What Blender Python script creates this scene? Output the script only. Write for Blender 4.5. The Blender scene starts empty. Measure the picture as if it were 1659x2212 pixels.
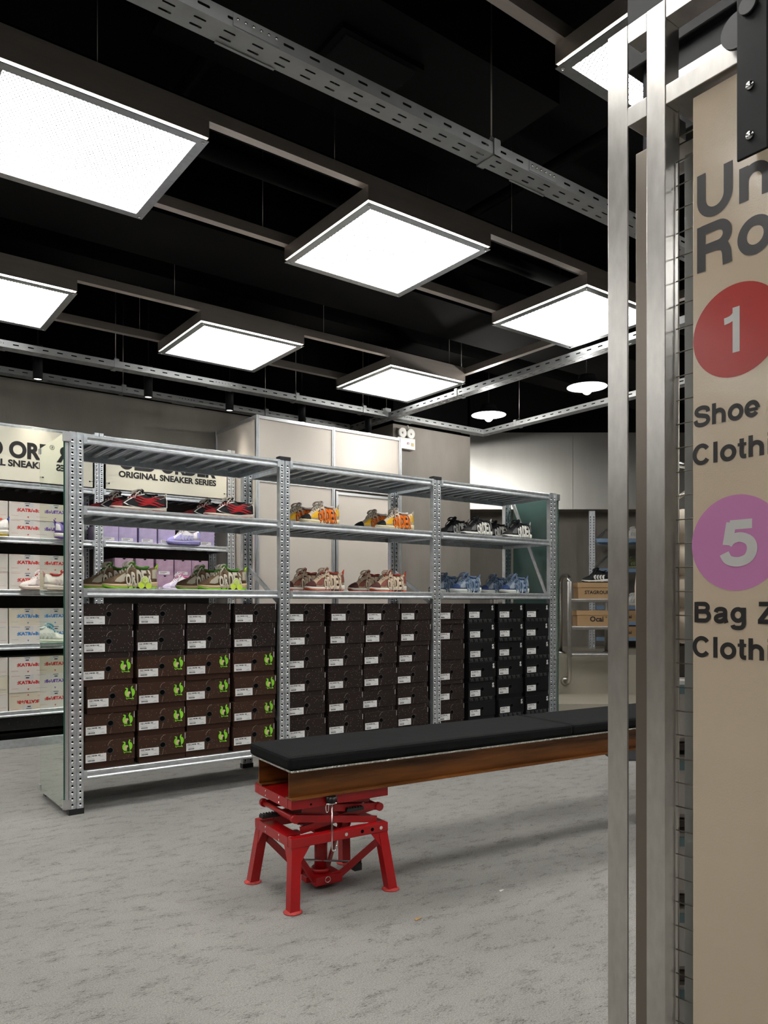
import bpy, bmesh, math, random
from mathutils import Vector, Matrix
C = bpy.context.scene
COL = C.collection
PI = math.pi
R = math.radians
random.seed(7)

# ---------------------------------------------------------------- camera, world, exposure
YAW = R(36.78)
cam = bpy.data.objects.new('camera', bpy.data.cameras.new('camera'))
COL.objects.link(cam)
cam.location = (0, 0, 1.11)
cam.rotation_euler = (PI / 2, 0, -YAW)
cam.data.sensor_fit = 'HORIZONTAL'
cam.data.sensor_width = 36.0
cam.data.lens = 36.0 * 1662 / 1659
cam.data.shift_y = (1303.5 - 1106) / 1659
cam.data.clip_start = 0.05
C.camera = cam
w = bpy.data.worlds.new('world'); C.world = w; w.use_nodes = True
w.node_tree.nodes['Background'].inputs[0].default_value = (0.9, 0.93, 1, 1)
w.node_tree.nodes['Background'].inputs[1].default_value = 0.02
C.view_settings.view_transform = 'Standard'
C.view_settings.look = 'None'
C.view_settings.gamma = 1.0
C.view_settings.exposure = 1.15
PANEL_EMIT = 7.5
SPOT_W = 12.0
PENDANT_W = 9.0

# ---------------------------------------------------------------- materials
def mat(name, col, rough=0.5, metal=0.0, noise=0.0, nscale=20.0, bump=0.0, bscale=None, stretch=(1, 1, 1), spec=0.5, coat=0.0, rvar=0.0, col2=None):
    m = bpy.data.materials.new(name); m.use_nodes = True
    nt = m.node_tree; b = nt.nodes['Principled BSDF']
    b.inputs['Base Color'].default_value = (*col, 1)
    b.inputs['Roughness'].default_value = rough
    b.inputs['Metallic'].default_value = metal
    b.inputs['Specular IOR Level'].default_value = spec
    b.inputs['Coat Weight'].default_value = coat
    b.inputs['Coat Roughness'].default_value = 0.08
    if noise or bump or rvar:
        tc = nt.nodes.new('ShaderNodeTexCoord'); mp = nt.nodes.new('ShaderNodeMapping')
        mp.inputs['Scale'].default_value = stretch
        nt.links.new(tc.outputs['Object'], mp.inputs['Vector'])
        nz = nt.nodes.new('ShaderNodeTexNoise'); nz.inputs['Scale'].default_value = nscale; nz.inputs['Detail'].default_value = 5
        nt.links.new(mp.outputs[0], nz.inputs['Vector'])
        if noise:
            rp = nt.nodes.new('ShaderNodeValToRGB')
            a = [max(0, c * (1 - noise)) for c in col]; z = col2 if col2 else [min(1, c * (1 + noise)) for c in col]
            rp.color_ramp.elements[0].position = 0.3; rp.color_ramp.elements[0].color = (*a, 1)
            rp.color_ramp.elements[1].position = 0.7; rp.color_ramp.elements[1].color = (*z, 1)
            nt.links.new(nz.outputs['Fac'], rp.inputs[0]); nt.links.new(rp.outputs[0], b.inputs['Base Color'])
        if rvar:
            mr = nt.nodes.new('ShaderNodeMapRange')
            mr.inputs['To Min'].default_value = max(0, rough - rvar); mr.inputs['To Max'].default_value = rough + rvar
            nt.links.new(nz.outputs['Fac'], mr.inputs[0]); nt.links.new(mr.outputs[0], b.inputs['Roughness'])
        if bump:
            n2 = nz
            if bscale:
                n2 = nt.nodes.new('ShaderNodeTexNoise'); n2.inputs['Scale'].default_value = bscale; n2.inputs['Detail'].default_value = 4
                nt.links.new(mp.outputs[0], n2.inputs['Vector'])
            bp = nt.nodes.new('ShaderNodeBump'); bp.inputs['Strength'].default_value = bump; bp.inputs['Distance'].default_value = 0.01
            nt.links.new(n2.outputs['Fac'], bp.inputs['Height']); nt.links.new(bp.outputs[0], b.inputs['Normal'])
    return m

def emit(name, col, s):
    m = bpy.data.materials.new(name); m.use_nodes = True
    b = m.node_tree.nodes['Principled BSDF']
    b.inputs['Base Color'].default_value = (*col, 1)
    b.inputs['Emission Color'].default_value = (*col, 1)
    b.inputs['Emission Strength'].default_value = s
    return m

def speckled(name, base, speck, density=0.10, scale=110):
    m = mat(name, base, 0.65, noise=0.12, nscale=6, spec=0.22)
    nt = m.node_tree; b = nt.nodes['Principled BSDF']
    src = b.inputs['Base Color'].links[0].from_socket
    tc = nt.nodes.new('ShaderNodeTexCoord')
    mp = nt.nodes.new('ShaderNodeMapping'); mp.inputs['Rotation'].default_value = (0.3, 0.5, 0.2); mp.inputs['Scale'].default_value = (1, 1, 0.55)
    oi = nt.nodes.new('ShaderNodeObjectInfo'); ad = nt.nodes.new('ShaderNodeVectorMath'); ad.operation = 'ADD'
    ml = nt.nodes.new('ShaderNodeMath'); ml.operation = 'MULTIPLY'; ml.inputs[1].default_value = 7.0
    nt.links.new(oi.outputs['Random'], ml.inputs[0])
    nt.links.new(tc.outputs['Object'], ad.inputs[0]); nt.links.new(ml.outputs[0], ad.inputs[1])
    nt.links.new(ad.outputs[0], mp.inputs['Vector'])
    v = nt.nodes.new('ShaderNodeTexVoronoi'); v.inputs['Scale'].default_value = scale
    nt.links.new(mp.outputs[0], v.inputs['Vector'])
    lt = nt.nodes.new('ShaderNodeMath'); lt.operation = 'LESS_THAN'; lt.inputs[1].default_value = 0.2
    nt.links.new(v.outputs['Distance'], lt.inputs[0])
    sp = nt.nodes.new('ShaderNodeSeparateColor'); nt.links.new(v.outputs['Color'], sp.inputs[0])
    l2 = nt.nodes.new('ShaderNodeMath'); l2.operation = 'LESS_THAN'; l2.inputs[1].default_value = density
    nt.links.new(sp.outputs[0], l2.inputs[0])
    mu = nt.nodes.new('ShaderNodeMath'); mu.operation = 'MULTIPLY'
    nt.links.new(lt.outputs[0], mu.inputs[0]); nt.links.new(l2.outputs[0], mu.inputs[1])
    mx = nt.nodes.new('ShaderNodeMix'); mx.data_type = 'RGBA'
    nt.links.new(mu.outputs[0], mx.inputs[0]); nt.links.new(src, mx.inputs[6]); mx.inputs[7].default_value = (*speck, 1)
    nt.links.new(mx.outputs[2], b.inputs['Base Color'])
    return m

M = {}
M['galv'] = mat('galvanised steel', (0.70, 0.74, 0.77), 0.36, 0.82, noise=0.14, nscale=30, rvar=0.12)
M['lip'] = mat('pressed steel catching light', (0.86, 0.88, 0.90), 0.22, 0.7)  # galvanised lips, lighter because the light they catch is put into the colour
M['galv_dull'] = mat('dull galvanised steel', (0.50, 0.53, 0.55), 0.5, 1.0, noise=0.1, nscale=20)
M['tray'] = mat('cable tray steel', (0.36, 0.37, 0.37), 0.48, 0.6, noise=0.08, nscale=12, rvar=0.08)
M['stainless'] = mat('brushed stainless steel', (0.56, 0.54, 0.51), 0.30, 1.0, noise=0.08, nscale=34, stretch=(1, 1.6, 0.6), rvar=0.025)
M['fascia'] = mat('satin steel sheet', (0.60, 0.59, 0.555), 0.32, 1.0, noise=0.03, nscale=3, stretch=(3, 1, 0.3), rvar=0.02)
M['alu'] = mat('anodised aluminium', (0.66, 0.67, 0.68), 0.35, 0.95, noise=0.03, nscale=10)
M['alu_beam'] = mat('aluminium beam', (0.46, 0.41, 0.37), 0.4, 0.7, noise=0.05, nscale=14, stretch=(0.3, 4, 4))
M['frame_plate'] = mat('lamp frame plate', (0.34, 0.35, 0.35), 0.38, 0.9, noise=0.08, nscale=30)
M['chrome'] = mat('zinc plated steel', (0.8, 0.8, 0.78), 0.15, 1.0)
M['hole'] = mat('dark recess', (0.004, 0.004, 0.004), 0.9, spec=0.05)
M['black_plastic'] = mat('black plastic', (0.018, 0.018, 0.02), 0.4)
M['black_paint'] = mat('black powder coat', (0.008, 0.008, 0.009), 0.5, spec=0.2)
M['rubber'] = mat('black rubber', (0.02, 0.02, 0.02), 0.6)
M['ceil'] = mat('black ceiling paint', (0.0016, 0.0016, 0.0017), 0.9, noise=0.5, nscale=2, spec=0.08)
M['duct'] = mat('black duct', (0.0026, 0.0024, 0.0024), 0.8, noise=0.3, nscale=3, spec=0.12)
M['concrete'] = mat('cast concrete', (0.275, 0.25, 0.22), 0.75, noise=0.10, nscale=3.2, bump=0.15, bscale=40, stretch=(1.6, 1.6, 0.5))
M['ledge'] = mat('pale screed', (0.40, 0.37, 0.30), 0.6, noise=0.05, nscale=4)
M['panel'] = mat('warm white laminate', (0.66, 0.60, 0.53), 0.28, noise=0.015, nscale=3)
M['cream'] = mat('cream sign board', (0.78, 0.75, 0.62), 0.25)
M['ink'] = mat('black print', (0.012, 0.012, 0.012), 0.5)
M['teal'] = mat('teal mirror backing', (0.10, 0.19, 0.17), 0.35, noise=0.06, nscale=3)
M['mirror'] = mat('mirror glass', (0.80, 0.86, 0.80), 0.015, 1.0)
M['glass_edge'] = mat('green glass edge', (0.02, 0.10, 0.07), 0.1)
M['darkback'] = mat('dark brown board', (0.045, 0.036, 0.030), 0.6, noise=0.1, nscale=3)
M['granite'] = speckled('black speckled board', (0.012, 0.012, 0.012), (0.25, 0.25, 0.25), 0.08, 150)
M['white_paper'] = mat('white label paper', (0.80, 0.80, 0.79), 0.5)
M['grey_print'] = mat('grey print', (0.30, 0.30, 0.30), 0.6)
M['brownbox'] = speckled('brown speckled card', (0.052, 0.025, 0.015), (0.30, 0.24, 0.18), 0.30, 170)
M['darkbox'] = speckled('near black brown speckled card', (0.024, 0.015, 0.013), (0.34, 0.30, 0.27), 0.30, 170)
M['brownbody'] = mat('plain brown card', (0.042, 0.019, 0.012), 0.6, noise=0.06, nscale=5, spec=0.15)
M['blackbox'] = mat('black card', (0.008, 0.008, 0.009), 0.5, spec=0.25, noise=0.1, nscale=5)
M['whitebox'] = mat('off white card', (0.70, 0.66, 0.60), 0.55, noise=0.02, nscale=2)
M['creambox'] = mat('cream card', (0.70, 0.64, 0.50), 0.55, noise=0.02, nscale=2)
M['kraft'] = mat('kraft card', (0.47, 0.30, 0.15), 0.7, noise=0.05, nscale=4)
M['lime'] = mat('lime green print', (0.26, 0.74, 0.03), 0.5)
M['sand'] = mat('sand print', (0.70, 0.58, 0.30), 0.5)
M['red_ink'] = mat('red print', (0.62, 0.03, 0.03), 0.5)
M['blue_ink'] = mat('blue print', (0.04, 0.24, 0.62), 0.5)
M['purple_ink'] = mat('purple print', (0.16, 0.08, 0.38), 0.5)
M['lavbox'] = mat('lavender marbled card', (0.42, 0.38, 0.66), 0.5, noise=0.25, nscale=9, col2=(0.62, 0.50, 0.74))
M['pinkbox'] = mat('pink marbled card', (0.42, 0.27, 0.40), 0.5, noise=0.25, nscale=9, col2=(0.62, 0.42, 0.55))
M['red'] = mat('red enamel', (0.41, 0.004, 0.007), 0.32, noise=0.1, nscale=8, coat=0.1, rvar=0.08)
M['red_foot'] = mat('worn red enamel', (0.50, 0.05, 0.045), 0.6, noise=0.3, nscale=60)
M['cushion'] = mat('charcoal upholstery', (0.0095, 0.0095, 0.0102), 0.9, noise=0.2, nscale=300, bump=0.25, bscale=6, spec=0.15)
M['rust'] = mat('rusted steel', (0.13, 0.045, 0.012), 0.42, 0.2, noise=0.7, nscale=6, stretch=(0.3, 1, 3), bump=0.2, bscale=50, col2=(0.33, 0.115, 0.02))
M['treadplate'] = mat('glittering tread plate', (0.66, 0.64, 0.60), 0.25, 1.0, noise=0.3, nscale=120, bump=1.0, bscale=110)
M['tan'] = mat('tan sign face', (0.55, 0.45, 0.335), 0.13, bump=0.05, nscale=260, noise=0.01, coat=0.3)
M['sign_red'] = mat('red sign disc', (0.40, 0.035, 0.03), 0.22)
M['sign_pink'] = mat('pink sign disc', (0.53, 0.21, 0.42), 0.22)
M['sign_grey'] = mat('pale grey numeral', (0.55, 0.54, 0.52), 0.3)
M['sign_ink'] = mat('charcoal lettering', (0.022, 0.020, 0.019), 0.35)
M['greypanel'] = mat('grey panel', (0.26, 0.26, 0.25), 0.35, 0.2)
M['white_abs'] = mat('white plastic', (0.75, 0.74, 0.70), 0.35)
M['enamel_in'] = mat('white enamel', (0.50, 0.53, 0.56), 0.35)
M['lamp'] = emit('led diffuser', (1.0, 0.985, 0.95), PANEL_EMIT)
M['bulb'] = emit('lamp bulb', (1.0, 0.97, 0.9), 5.0)
M['spotlens'] = emit('downlight lens', (1, 0.96, 0.9), 1.5)
M['wire'] = mat('steel wire', (0.55, 0.52, 0.46), 0.3, 1.0)
M['puffer'] = mat('beige padded fabric', (0.62, 0.54, 0.44), 0.7, noise=0.05, nscale=8)
M['plastic_bag'] = mat('pale plastic sleeve', (0.55, 0.53, 0.52), 0.18, noise=0.1, nscale=10, bump=0.4, bscale=14)
M['matdark'] = speckled('dark speckled carpet', (0.03, 0.03, 0.034), (0.3, 0.3, 0.32), 0.3, 120)

def carpet():
    m = bpy.data.materials.new('grey carpet'); m.use_nodes = True
    nt = m.node_tree; b = nt.nodes['Principled BSDF']; b.inputs['Roughness'].default_value = 0.95
    b.inputs['Specular IOR Level'].default_value = 0.15
    b.inputs['Sheen Weight'].default_value = 0.2
    tc = nt.nodes.new('ShaderNodeTexCoord')
    def nz(sc, det, rough=0.5, st=(1, 1, 1), rot=0):
        mp = nt.nodes.new('ShaderNodeMapping'); mp.inputs['Scale'].default_value = st; mp.inputs['Rotation'].default_value = (0, 0, rot)
        nt.links.new(tc.outputs['Object'], mp.inputs['Vector'])
        n = nt.nodes.new('ShaderNodeTexNoise'); n.inputs['Scale'].default_value = sc; n.inputs['Detail'].default_value = det; n.inputs['Roughness'].default_value = rough
        nt.links.new(mp.outputs[0], n.inputs['Vector']); return n
    big = nz(1.3, 4); mid = nz(9, 5, 0.7, (1, 2.2, 1), 0.5); fine = nz(240, 3, 0.7)
    def ramp(n, p0, c0, p1, c1):
        r = nt.nodes.new('ShaderNodeValToRGB'); r.color_ramp.elements[0].position = p0; r.color_ramp.elements[0].color = (*c0, 1)
        r.color_ramp.elements[1].position = p1; r.color_ramp.elements[1].color = (*c1, 1); nt.links.new(n.outputs['Fac'], r.inputs[0]); return r
    base = ramp(big, 0.3, (0.28, 0.272, 0.255), 0.7, (0.355, 0.345, 0.322))
    def mul(a, b_, f=1.0):
        x = nt.nodes.new('ShaderNodeMix'); x.data_type = 'RGBA'; x.blend_type = 'MULTIPLY'; x.inputs[0].default_value = f
        nt.links.new(a, x.inputs[6]); nt.links.new(b_, x.inputs[7]); return x.outputs[2]
    dirt = ramp(mid, 0.30, (0.55, 0.54, 0.52), 0.46, (1, 1, 1))
    pile = ramp(fine, 0.3, (0.55, 0.55, 0.55), 0.7, (1.3, 1.3, 1.3))
    fl = nz(70, 3, 0.6, (1, 2.6, 1), 0.6); fleck = ramp(fl, 0.36, (0.25, 0.24, 0.22), 0.48, (1, 1, 1))
    inv = ramp(mid, 0.36, (1, 1, 1), 0.56, (0, 0, 0))
    xm = nt.nodes.new('ShaderNodeMix'); xm.data_type = 'RGBA'; xm.blend_type = 'MULTIPLY'
    nt.links.new(inv.outputs[0], xm.inputs[0]); nt.links.new(base.outputs[0], xm.inputs[6]); nt.links.new(fleck.outputs[0], xm.inputs[7])
    o = mul(xm.outputs[2], dirt.outputs[0], 0.8); o = mul(o, pile.outputs[0])
    nt.links.new(o, b.inputs['Base Color'])
    bp = nt.nodes.new('ShaderNodeBump'); bp.inputs['Strength'].default_value = 0.6; bp.inputs['Distance'].default_value = 0.006
    nt.links.new(fine.outputs['Fac'], bp.inputs['Height']); nt.links.new(bp.outputs[0], b.inputs['Normal'])
    return m
M['carpet'] = carpet()

# ---------------------------------------------------------------- mesh helpers
class MB:
    """collects shapes; several materials are allowed; build() makes one mesh object"""
    def __init__(s): s.bm = bmesh.new(); s.mats = []
    def mi(s, m):
        if m not in s.mats: s.mats.append(m)
        return s.mats.index(m)
    def _tag(s, faces, m, smooth=False):
        i = s.mi(m)
        for f in faces: f.material_index = i; f.smooth = smooth
    def box(s, x0, x1, y0, y1, z0, z1, m, bev=0):
        v = [s.bm.verts.new((x, y, z)) for x in (x0, x1) for y in (y0, y1) for z in (z0, z1)]
        idx = [(0, 1, 3, 2), (4, 6, 7, 5), (0, 4, 5, 1), (2, 3, 7, 6), (0, 2, 6, 4), (1, 5, 7, 3)]
        fs = [s.bm.faces.new([v[i] for i in q]) for q in idx]
        s._tag(fs, m)
        if bev:
            r = bmesh.ops.bevel(s.bm, geom=list({e for f in fs for e in f.edges}), offset=bev, segments=2, affect='EDGES', profile=0.5)
            s._tag(r['faces'], m)
        return s
    def poly(s, pts, m, th=None):
        """flat polygon from 3d points; th = extrusion vector"""
        vs = [s.bm.verts.new(p) for p in pts]
        fs = [s.bm.faces.new(vs)]
        if th is not None:
            th = Vector(th); v2 = [s.bm.verts.new(Vector(p) + th) for p in pts]
            fs.append(s.bm.faces.new(v2[::-1]))
            n = len(vs)
            for i in range(n): fs.append(s.bm.faces.new((vs[i], v2[i], v2[(i + 1) % n], vs[(i + 1) % n])))
        s._tag(fs, m); return s
    def tube(s, pts, r, m, seg=10, closed=False, caps=True, smooth=True, rect=None):
        """round (or rectangular when rect=(w,h)) bar along a polyline"""
        pts = [Vector(p) for p in pts]; n = len(pts); rings = []
        up = Vector((0, 0, 1))
        for i, p in enumerate(pts):
            if closed: d = (pts[(i + 1) % n] - pts[i - 1])
            else: d = (pts[min(i + 1, n - 1)] - pts[max(i - 1, 0)])
            d.normalize()
            u = up if abs(d.dot(up)) < 0.95 else Vector((0, 1, 0))
            a = d.cross(u).normalized(); b = a.cross(d).normalized()
            if rect:
                w_, h_ = rect
                rings.append([s.bm.verts.new(p + a * (w_ / 2) * sx + b * (h_ / 2) * sy) for sx, sy in ((-1, -1), (1, -1), (1, 1), (-1, 1))])
            else:
                rr = r[i] if isinstance(r, (list, tuple)) else r
                rings.append([s.bm.verts.new(p + (a * math.cos(2 * PI * k / seg) + b * math.sin(2 * PI * k / seg)) * rr) for k in range(seg)])
        fs = []; m_ = len(rings[0])
        for i in range(n if closed else n - 1):
            A, B = rings[i], rings[(i + 1) % n]
            for k in range(m_): fs.append(s.bm.faces.new((A[k], A[(k + 1) % m_], B[(k + 1) % m_], B[k])))
        if caps and not closed: fs += [s.bm.faces.new(rings[0][::-1]), s.bm.faces.new(rings[-1])]
        s._tag(fs, m, smooth and not rect)
        if caps and not closed:
            fs[-1].smooth = fs[-2].smooth = False
        return s
    def cyl(s, p, q, r, m, seg=16): return s.tube([p, q], r, m, seg)
    def lathe(s, prof, m, seg=24, c=(0, 0, 0)):
        rings = [[s.bm.verts.new((c[0] + r * math.cos(2 * PI * k / seg), c[1] + r * math.sin(2 * PI * k / seg), c[2] + z)) for k in range(seg)] for r, z in prof]
        fs = []
        for A, B in zip(rings, rings[1:]):
            for k in range(seg): fs.append(s.bm.faces.new((A[k], A[(k + 1) % seg], B[(k + 1) % seg], B[k])))
        s._tag(fs, m, True); return s
    def ball(s, c, r, m, sc=(1, 1, 1), seg=10):
        r_ = bmesh.ops.create_uvsphere(s.bm, u_segments=seg, v_segments=max(4, seg // 2 + 1), radius=r, matrix=Matrix.Translation(c) @ Matrix.Diagonal((*sc, 1)))
        fs = {f for v in r_['verts'] for f in v.link_faces}; s._tag(fs, m, True); return s
    def mesh(s, name):
        bmesh.ops.recalc_face_normals(s.bm, faces=s.bm.faces)
        me = bpy.data.meshes.new(name); s.bm.to_mesh(me); s.bm.free()
        for m in s.mats: me.materials.append(m)
        return me
    def build(s, name, parent=None, loc=(0, 0, 0), rz=0, **k):
        o = bpy.data.objects.new(name, s.mesh(name)); COL.objects.link(o)
        o.location = loc; o.rotation_euler = (0, 0, rz)
        if parent: o.parent = parent
        for a, b in k.items(): o[a] = b
        return o

def link(name, me, parent=None, loc=(0, 0, 0), rot=(0, 0, 0), **k):
    o = bpy.data.objects.new(name, me); COL.objects.link(o); o.location = loc; o.rotation_euler = rot
    if parent: o.parent = parent
    for a, b in k.items(): o[a] = b
    return o
def thing(name, label, cat, loc=(0, 0, 0), rz=0, group=None):
    o = bpy.data.objects.new(name, None); COL.objects.link(o); o.empty_display_size = 0.1
    o.location = loc; o.rotation_euler = (0, 0, rz); o['label'] = label; o['category'] = cat
    if group: o['group'] = group
    return o
def copy_tree(o, parent=None, loc=None, rz=None, label=None, group=None):
    c = o.copy(); COL.objects.link(c)
    if parent: c.parent = parent
    for ch in o.children: copy_tree(ch, c)
    if loc is not None: c.location = loc
    if rz is not None: c.rotation_euler = (0, 0, rz)
    if label: c['label'] = label
    if group: c['group'] = group
    return c

def text_mesh(txt, size, bold=0.0, ext=0.0, width=None, align='LEFT', mirror=False, m=None, res=3, space=1.0):
    """lettering in the local x-z plane, facing -y; size = cap height"""
    cu = bpy.data.curves.new('t', 'FONT'); cu.body = txt; cu.size = 1.0; cu.offset = bold; cu.extrude = 0; cu.resolution_u = res; cu.space_character = space
    ob = bpy.data.objects.new('t', cu); COL.objects.link(ob)
    dg = bpy.context.evaluated_depsgraph_get()
    me = bpy.data.meshes.new_from_object(ob.evaluated_get(dg))
    bpy.data.objects.remove(ob); bpy.data.curves.remove(cu)
    xs = [v.co.x for v in me.vertices]
    k = size / 0.73
    x0, x1 = min(xs), max(xs); kx = k if not width else width / (x1 - x0)
    sh = {'LEFT': x0, 'CENTER': (x0 + x1) / 2, 'RIGHT': x1}[align]
    for v in me.vertices:
        x = (v.co.x - sh) * kx; z = v.co.y * k
        v.co = (x, 0, z)
    if ext:
        bm = bmesh.new(); bm.from_mesh(me)
        g = bmesh.ops.extrude_face_region(bm, geom=bm.faces[:])
        for v in [e for e in g['geom'] if isinstance(e, bmesh.types.BMVert)]: v.co.y -= ext
        bmesh.ops.recalc_face_normals(bm, faces=bm.faces); bm.to_mesh(me); bm.free()
    me.materials.clear(); me.materials.append(m or M['ink'])
    return me

def join_meshes(parts, name):
    """parts: list of (mesh, matrix) -> a single mesh keeping materials"""
    bm = bmesh.new(); mats = []
    for me, mx in parts:
        base = len(bm.verts); fb = len(bm.faces)
        tmp = me.copy(); tmp.transform(mx); bm.from_mesh(tmp)
        bm.faces.ensure_lookup_table()
        mm = list(me.materials)
        for f in bm.faces[fb:]:
            src = mm[f.material_index] if mm else None
            if src not in mats: mats.append(src)
            f.material_index = mats.index(src)
        bpy.data.meshes.remove(tmp)
    out = bpy.data.meshes.new(name); bm.to_mesh(out); bm.free()
    for m in mats: out.materials.append(m)
    return out
T = Matrix.Translation

def front(r, d, z=0.0):
    """world point from metres to the right and metres ahead along the room's slanted end wall"""
    s, c = math.sin(YAW), math.cos(YAW)
    return (r * c + d * s, -r * s + d * c, z)

# ---------------------------------------------------------------- the room
def struct(mb, name, **k):
    o = mb.build(name, **k); o['kind'] = 'structure'; return o
struct(MB().box(-7.1, 13, -4.6, 14, -0.1, 0, M['carpet']), 'floor')
struct(MB().box(-7.1, 13, -4.6, 14, 3.9, 4.0, M['ceil']), 'ceiling')
struct(MB().box(-7, 4.95, 6.90, 7.05, 0, 2.96, M['concrete']), 'wall_back')
struct(MB().box(-7, 4.95, 6.93, 7.05, 2.96, 3.9, M['ceil']), 'wall_back_upper')
struct(MB().box(4.81, 5.89, 6.28, 7.6, 0, 2.96, M['concrete']), 'wall_pier')
struct(MB().box(4.83, 5.87, 6.30, 7.6, 2.96, 3.9, M['ceil']), 'wall_pier_upper')
struct(MB().box(-7.15, -7.0, -5, 7, 0, 2.96, M['concrete']), 'wall_left')
struct(MB().box(-7.15, -7.0, -5, 7, 2.96, 3.9, M['ceil']), 'wall_left_upper')
struct(MB().box(-7, 13, -4.6, -4.45, 0, 2.96, M['concrete']), 'wall_front')
struct(MB().box(-7, 13, -4.6, -4.45, 2.96, 3.9, M['ceil']), 'wall_front_upper')
fx, fy, _ = front(0, 9.87)
struct(MB().box(-1.2, 7, 0, 0.15, 0, 2.6, M['concrete']), 'wall_end', loc=(fx, fy, 0), rz=-YAW)
struct(MB().box(-1.2, 7, 0.02, 0.15, 2.6, 3.9, M['ceil']), 'wall_end_upper', loc=(fx, fy, 0), rz=-YAW)
fx, fy, _ = front(5.6, 0)
struct(MB().box(0, 0.15, -4, 10.2, 0, 2.6, M['concrete']), 'wall_right', loc=(fx, fy, 0), rz=-YAW)
struct(MB().box(0, 0.15, -4, 10.2, 2.6, 3.9, M['ceil']), 'wall_right_upper', loc=(fx, fy, 0), rz=-YAW)
# steel fascia above the recess
fx, fy, _ = front(0, 9.5)
b = MB()
edges = [1.06, 2.331, 3.6, 4.87]
for a0, a1 in zip(edges, edges[1:]):
    b.box(a0 + 0.0015, a1 - 0.0015, 0, 0.02, 2.273, 3.22, M['fascia'])
    b.box(a0 + 0.0015, a1 - 0.0015, 0.004, 0.02, 3.22, 3.88, M['duct'])  # black band painted in for the steel's dark reflection of the ceiling
b.box(1.06, 4.87, 0.02, 0.36, 2.273, 2.30, M['concrete'])
struct(b, 'trim_steel_fascia', loc=(fx, fy, 0), rz=-YAW)
# raised concrete ledge with one step
fx, fy, _ = front(0, 0)
b = MB().box(0.985, 5.2, 7.35, 9.87, 0, 0.15, M['ledge']).box(1.06, 5.2, 8.18, 9.87, 0.15, 0.563, M['ledge'])
struct(b, 'floor_ledge', rz=-YAW)

# ducts and pipes hidden in the black ceiling void
b = MB().box(1.2, 3.0, 2.55, 3.3, 3.6, 3.88, M['duct'])
struct(b, 'trim_duct_near')
b = MB().box(-3.8, 8, 4.3, 4.9, 3.35, 3.6, M['duct']).box(-3.8, 8, 5.25, 5.5, 3.4, 3.62, M['duct']).box(-3.8, 8, 1.2, 1.3, 3.45, 3.6, M['duct'])
for y in (3.55, 3.8): b.cyl((-3.8, y, 3.5), (9, y, 3.5), 0.05, M['duct'])
for x in (1.5, 3.5, 5.3): b.cyl((x, -2, 3.68), (x, 6.9, 3.68), 0.035, M['duct'])
struct(b, 'trim_duct_runs')
b = MB().box(1.83, 2.28, 2.74, 2.97, 3.575, 3.60, M['duct'])
for i in range(11):
    y = 2.765 + i * 0.018
    b.poly([(1.86, y, 3.572), (2.25, y, 3.572), (2.25, y + 0.012, 3.560), (1.86, y + 0.012, 3.560)], M['black_paint'], (0, 0, 0.002))
o = b.build('air_vent'); o['label'] = 'black slatted air vent in the dark ceiling beside the nearest cable tray'; o['category'] = 'vent'

# ---------------------------------------------------------------- square ceiling lights
HL = 1.11 + 1.95
SU, SV, PU, PV = 0.8305, 0.824, 1.657, 1.995
U0, V0 = 2.1815, 3.046
def make_light():
    root = thing('ceiling_light', '', 'ceiling light')
    f = MB(); w_ = 0.042
    f.box(0, SU, 0, w_, 0, 0.004, M['frame_plate']).box(0, SU, SV - w_, SV, 0, 0.004, M['frame_plate'])
    f.box(0, w_, w_, SV - w_, 0, 0.004, M['frame_plate']).box(SU - w_, SU, w_, SV - w_, 0, 0.004, M['frame_plate'])
    f.build('frame', root)
    g = MB(); p = 0.017; L = SU - 0.03; W = SV - 0.03
    # expanded metal: crossing slanted strands
    sl = 0.55
    def strand(x0, dirn):
        # line x = x0 + dirn*sl*y clipped to the rectangle
        pts = []
        y0, y1 = 0.0, W
        xa, xb = x0, x0 + dirn * sl * W
        def cl(xt): return (xt - x0) / (dirn * sl)
        ya, yb = 0.0, W
        if xa < 0: ya = cl(0)
        if xa > L: ya = cl(L)
        if xb < 0: yb = cl(0)
        if xb > L: yb = cl(L)
        if yb - ya < 0.005: return
        A = (0.015 + x0 + dirn * sl * ya, 0.015 + ya, 0.009); B = (0.015 + x0 + dirn * sl * yb, 0.015 + yb, 0.009)
        g.tube([A, B], 0, M['alu'], rect=(0.0030, 0.0045), caps=False)
    n = int((L + sl * W) / p) + 1
    for i in range(n):
        strand(-sl * W + i * p + 0.001, 1); strand(L + sl * W - i * p - 0.001, -1)
    g.build('mesh_grille', root, kind='stuff')
    MB().box(0.02, SU - 0.02, 0.02, SV - 0.02, 0.021, 0.025, M['lamp']).build('diffuser', root)
    h = MB()
    for (a, b_, c, d) in ((0, SU, 0, 0.003), (0, SU, SV - 0.003, SV), (0, 0.003, 0.003, SV - 0.003), (SU - 0.003, SU, 0.003, SV - 0.003)):
        h.box(a, b_, c, d, 0.017, 0.088, M['alu_beam'])
    h.box(0.003, SU - 0.003, 0.003, SV - 0.003, 0.080, 0.088, M['alu_beam'])
    h.build('housing', root)
    for x in (0.02, SU - 0.02):
        for y in (0.02, SV - 0.02):
            MB().lathe([(0.0001, -0.004), (0.006, -0.004), (0.008, 0), (0.003, 0), (0.003, 0.03)], M['chrome'], 10, (x, y, 0)).build('screw', root)
    return root
ROWN = {-1: 'nearest', 0: 'middle', 1: 'farthest'}
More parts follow.
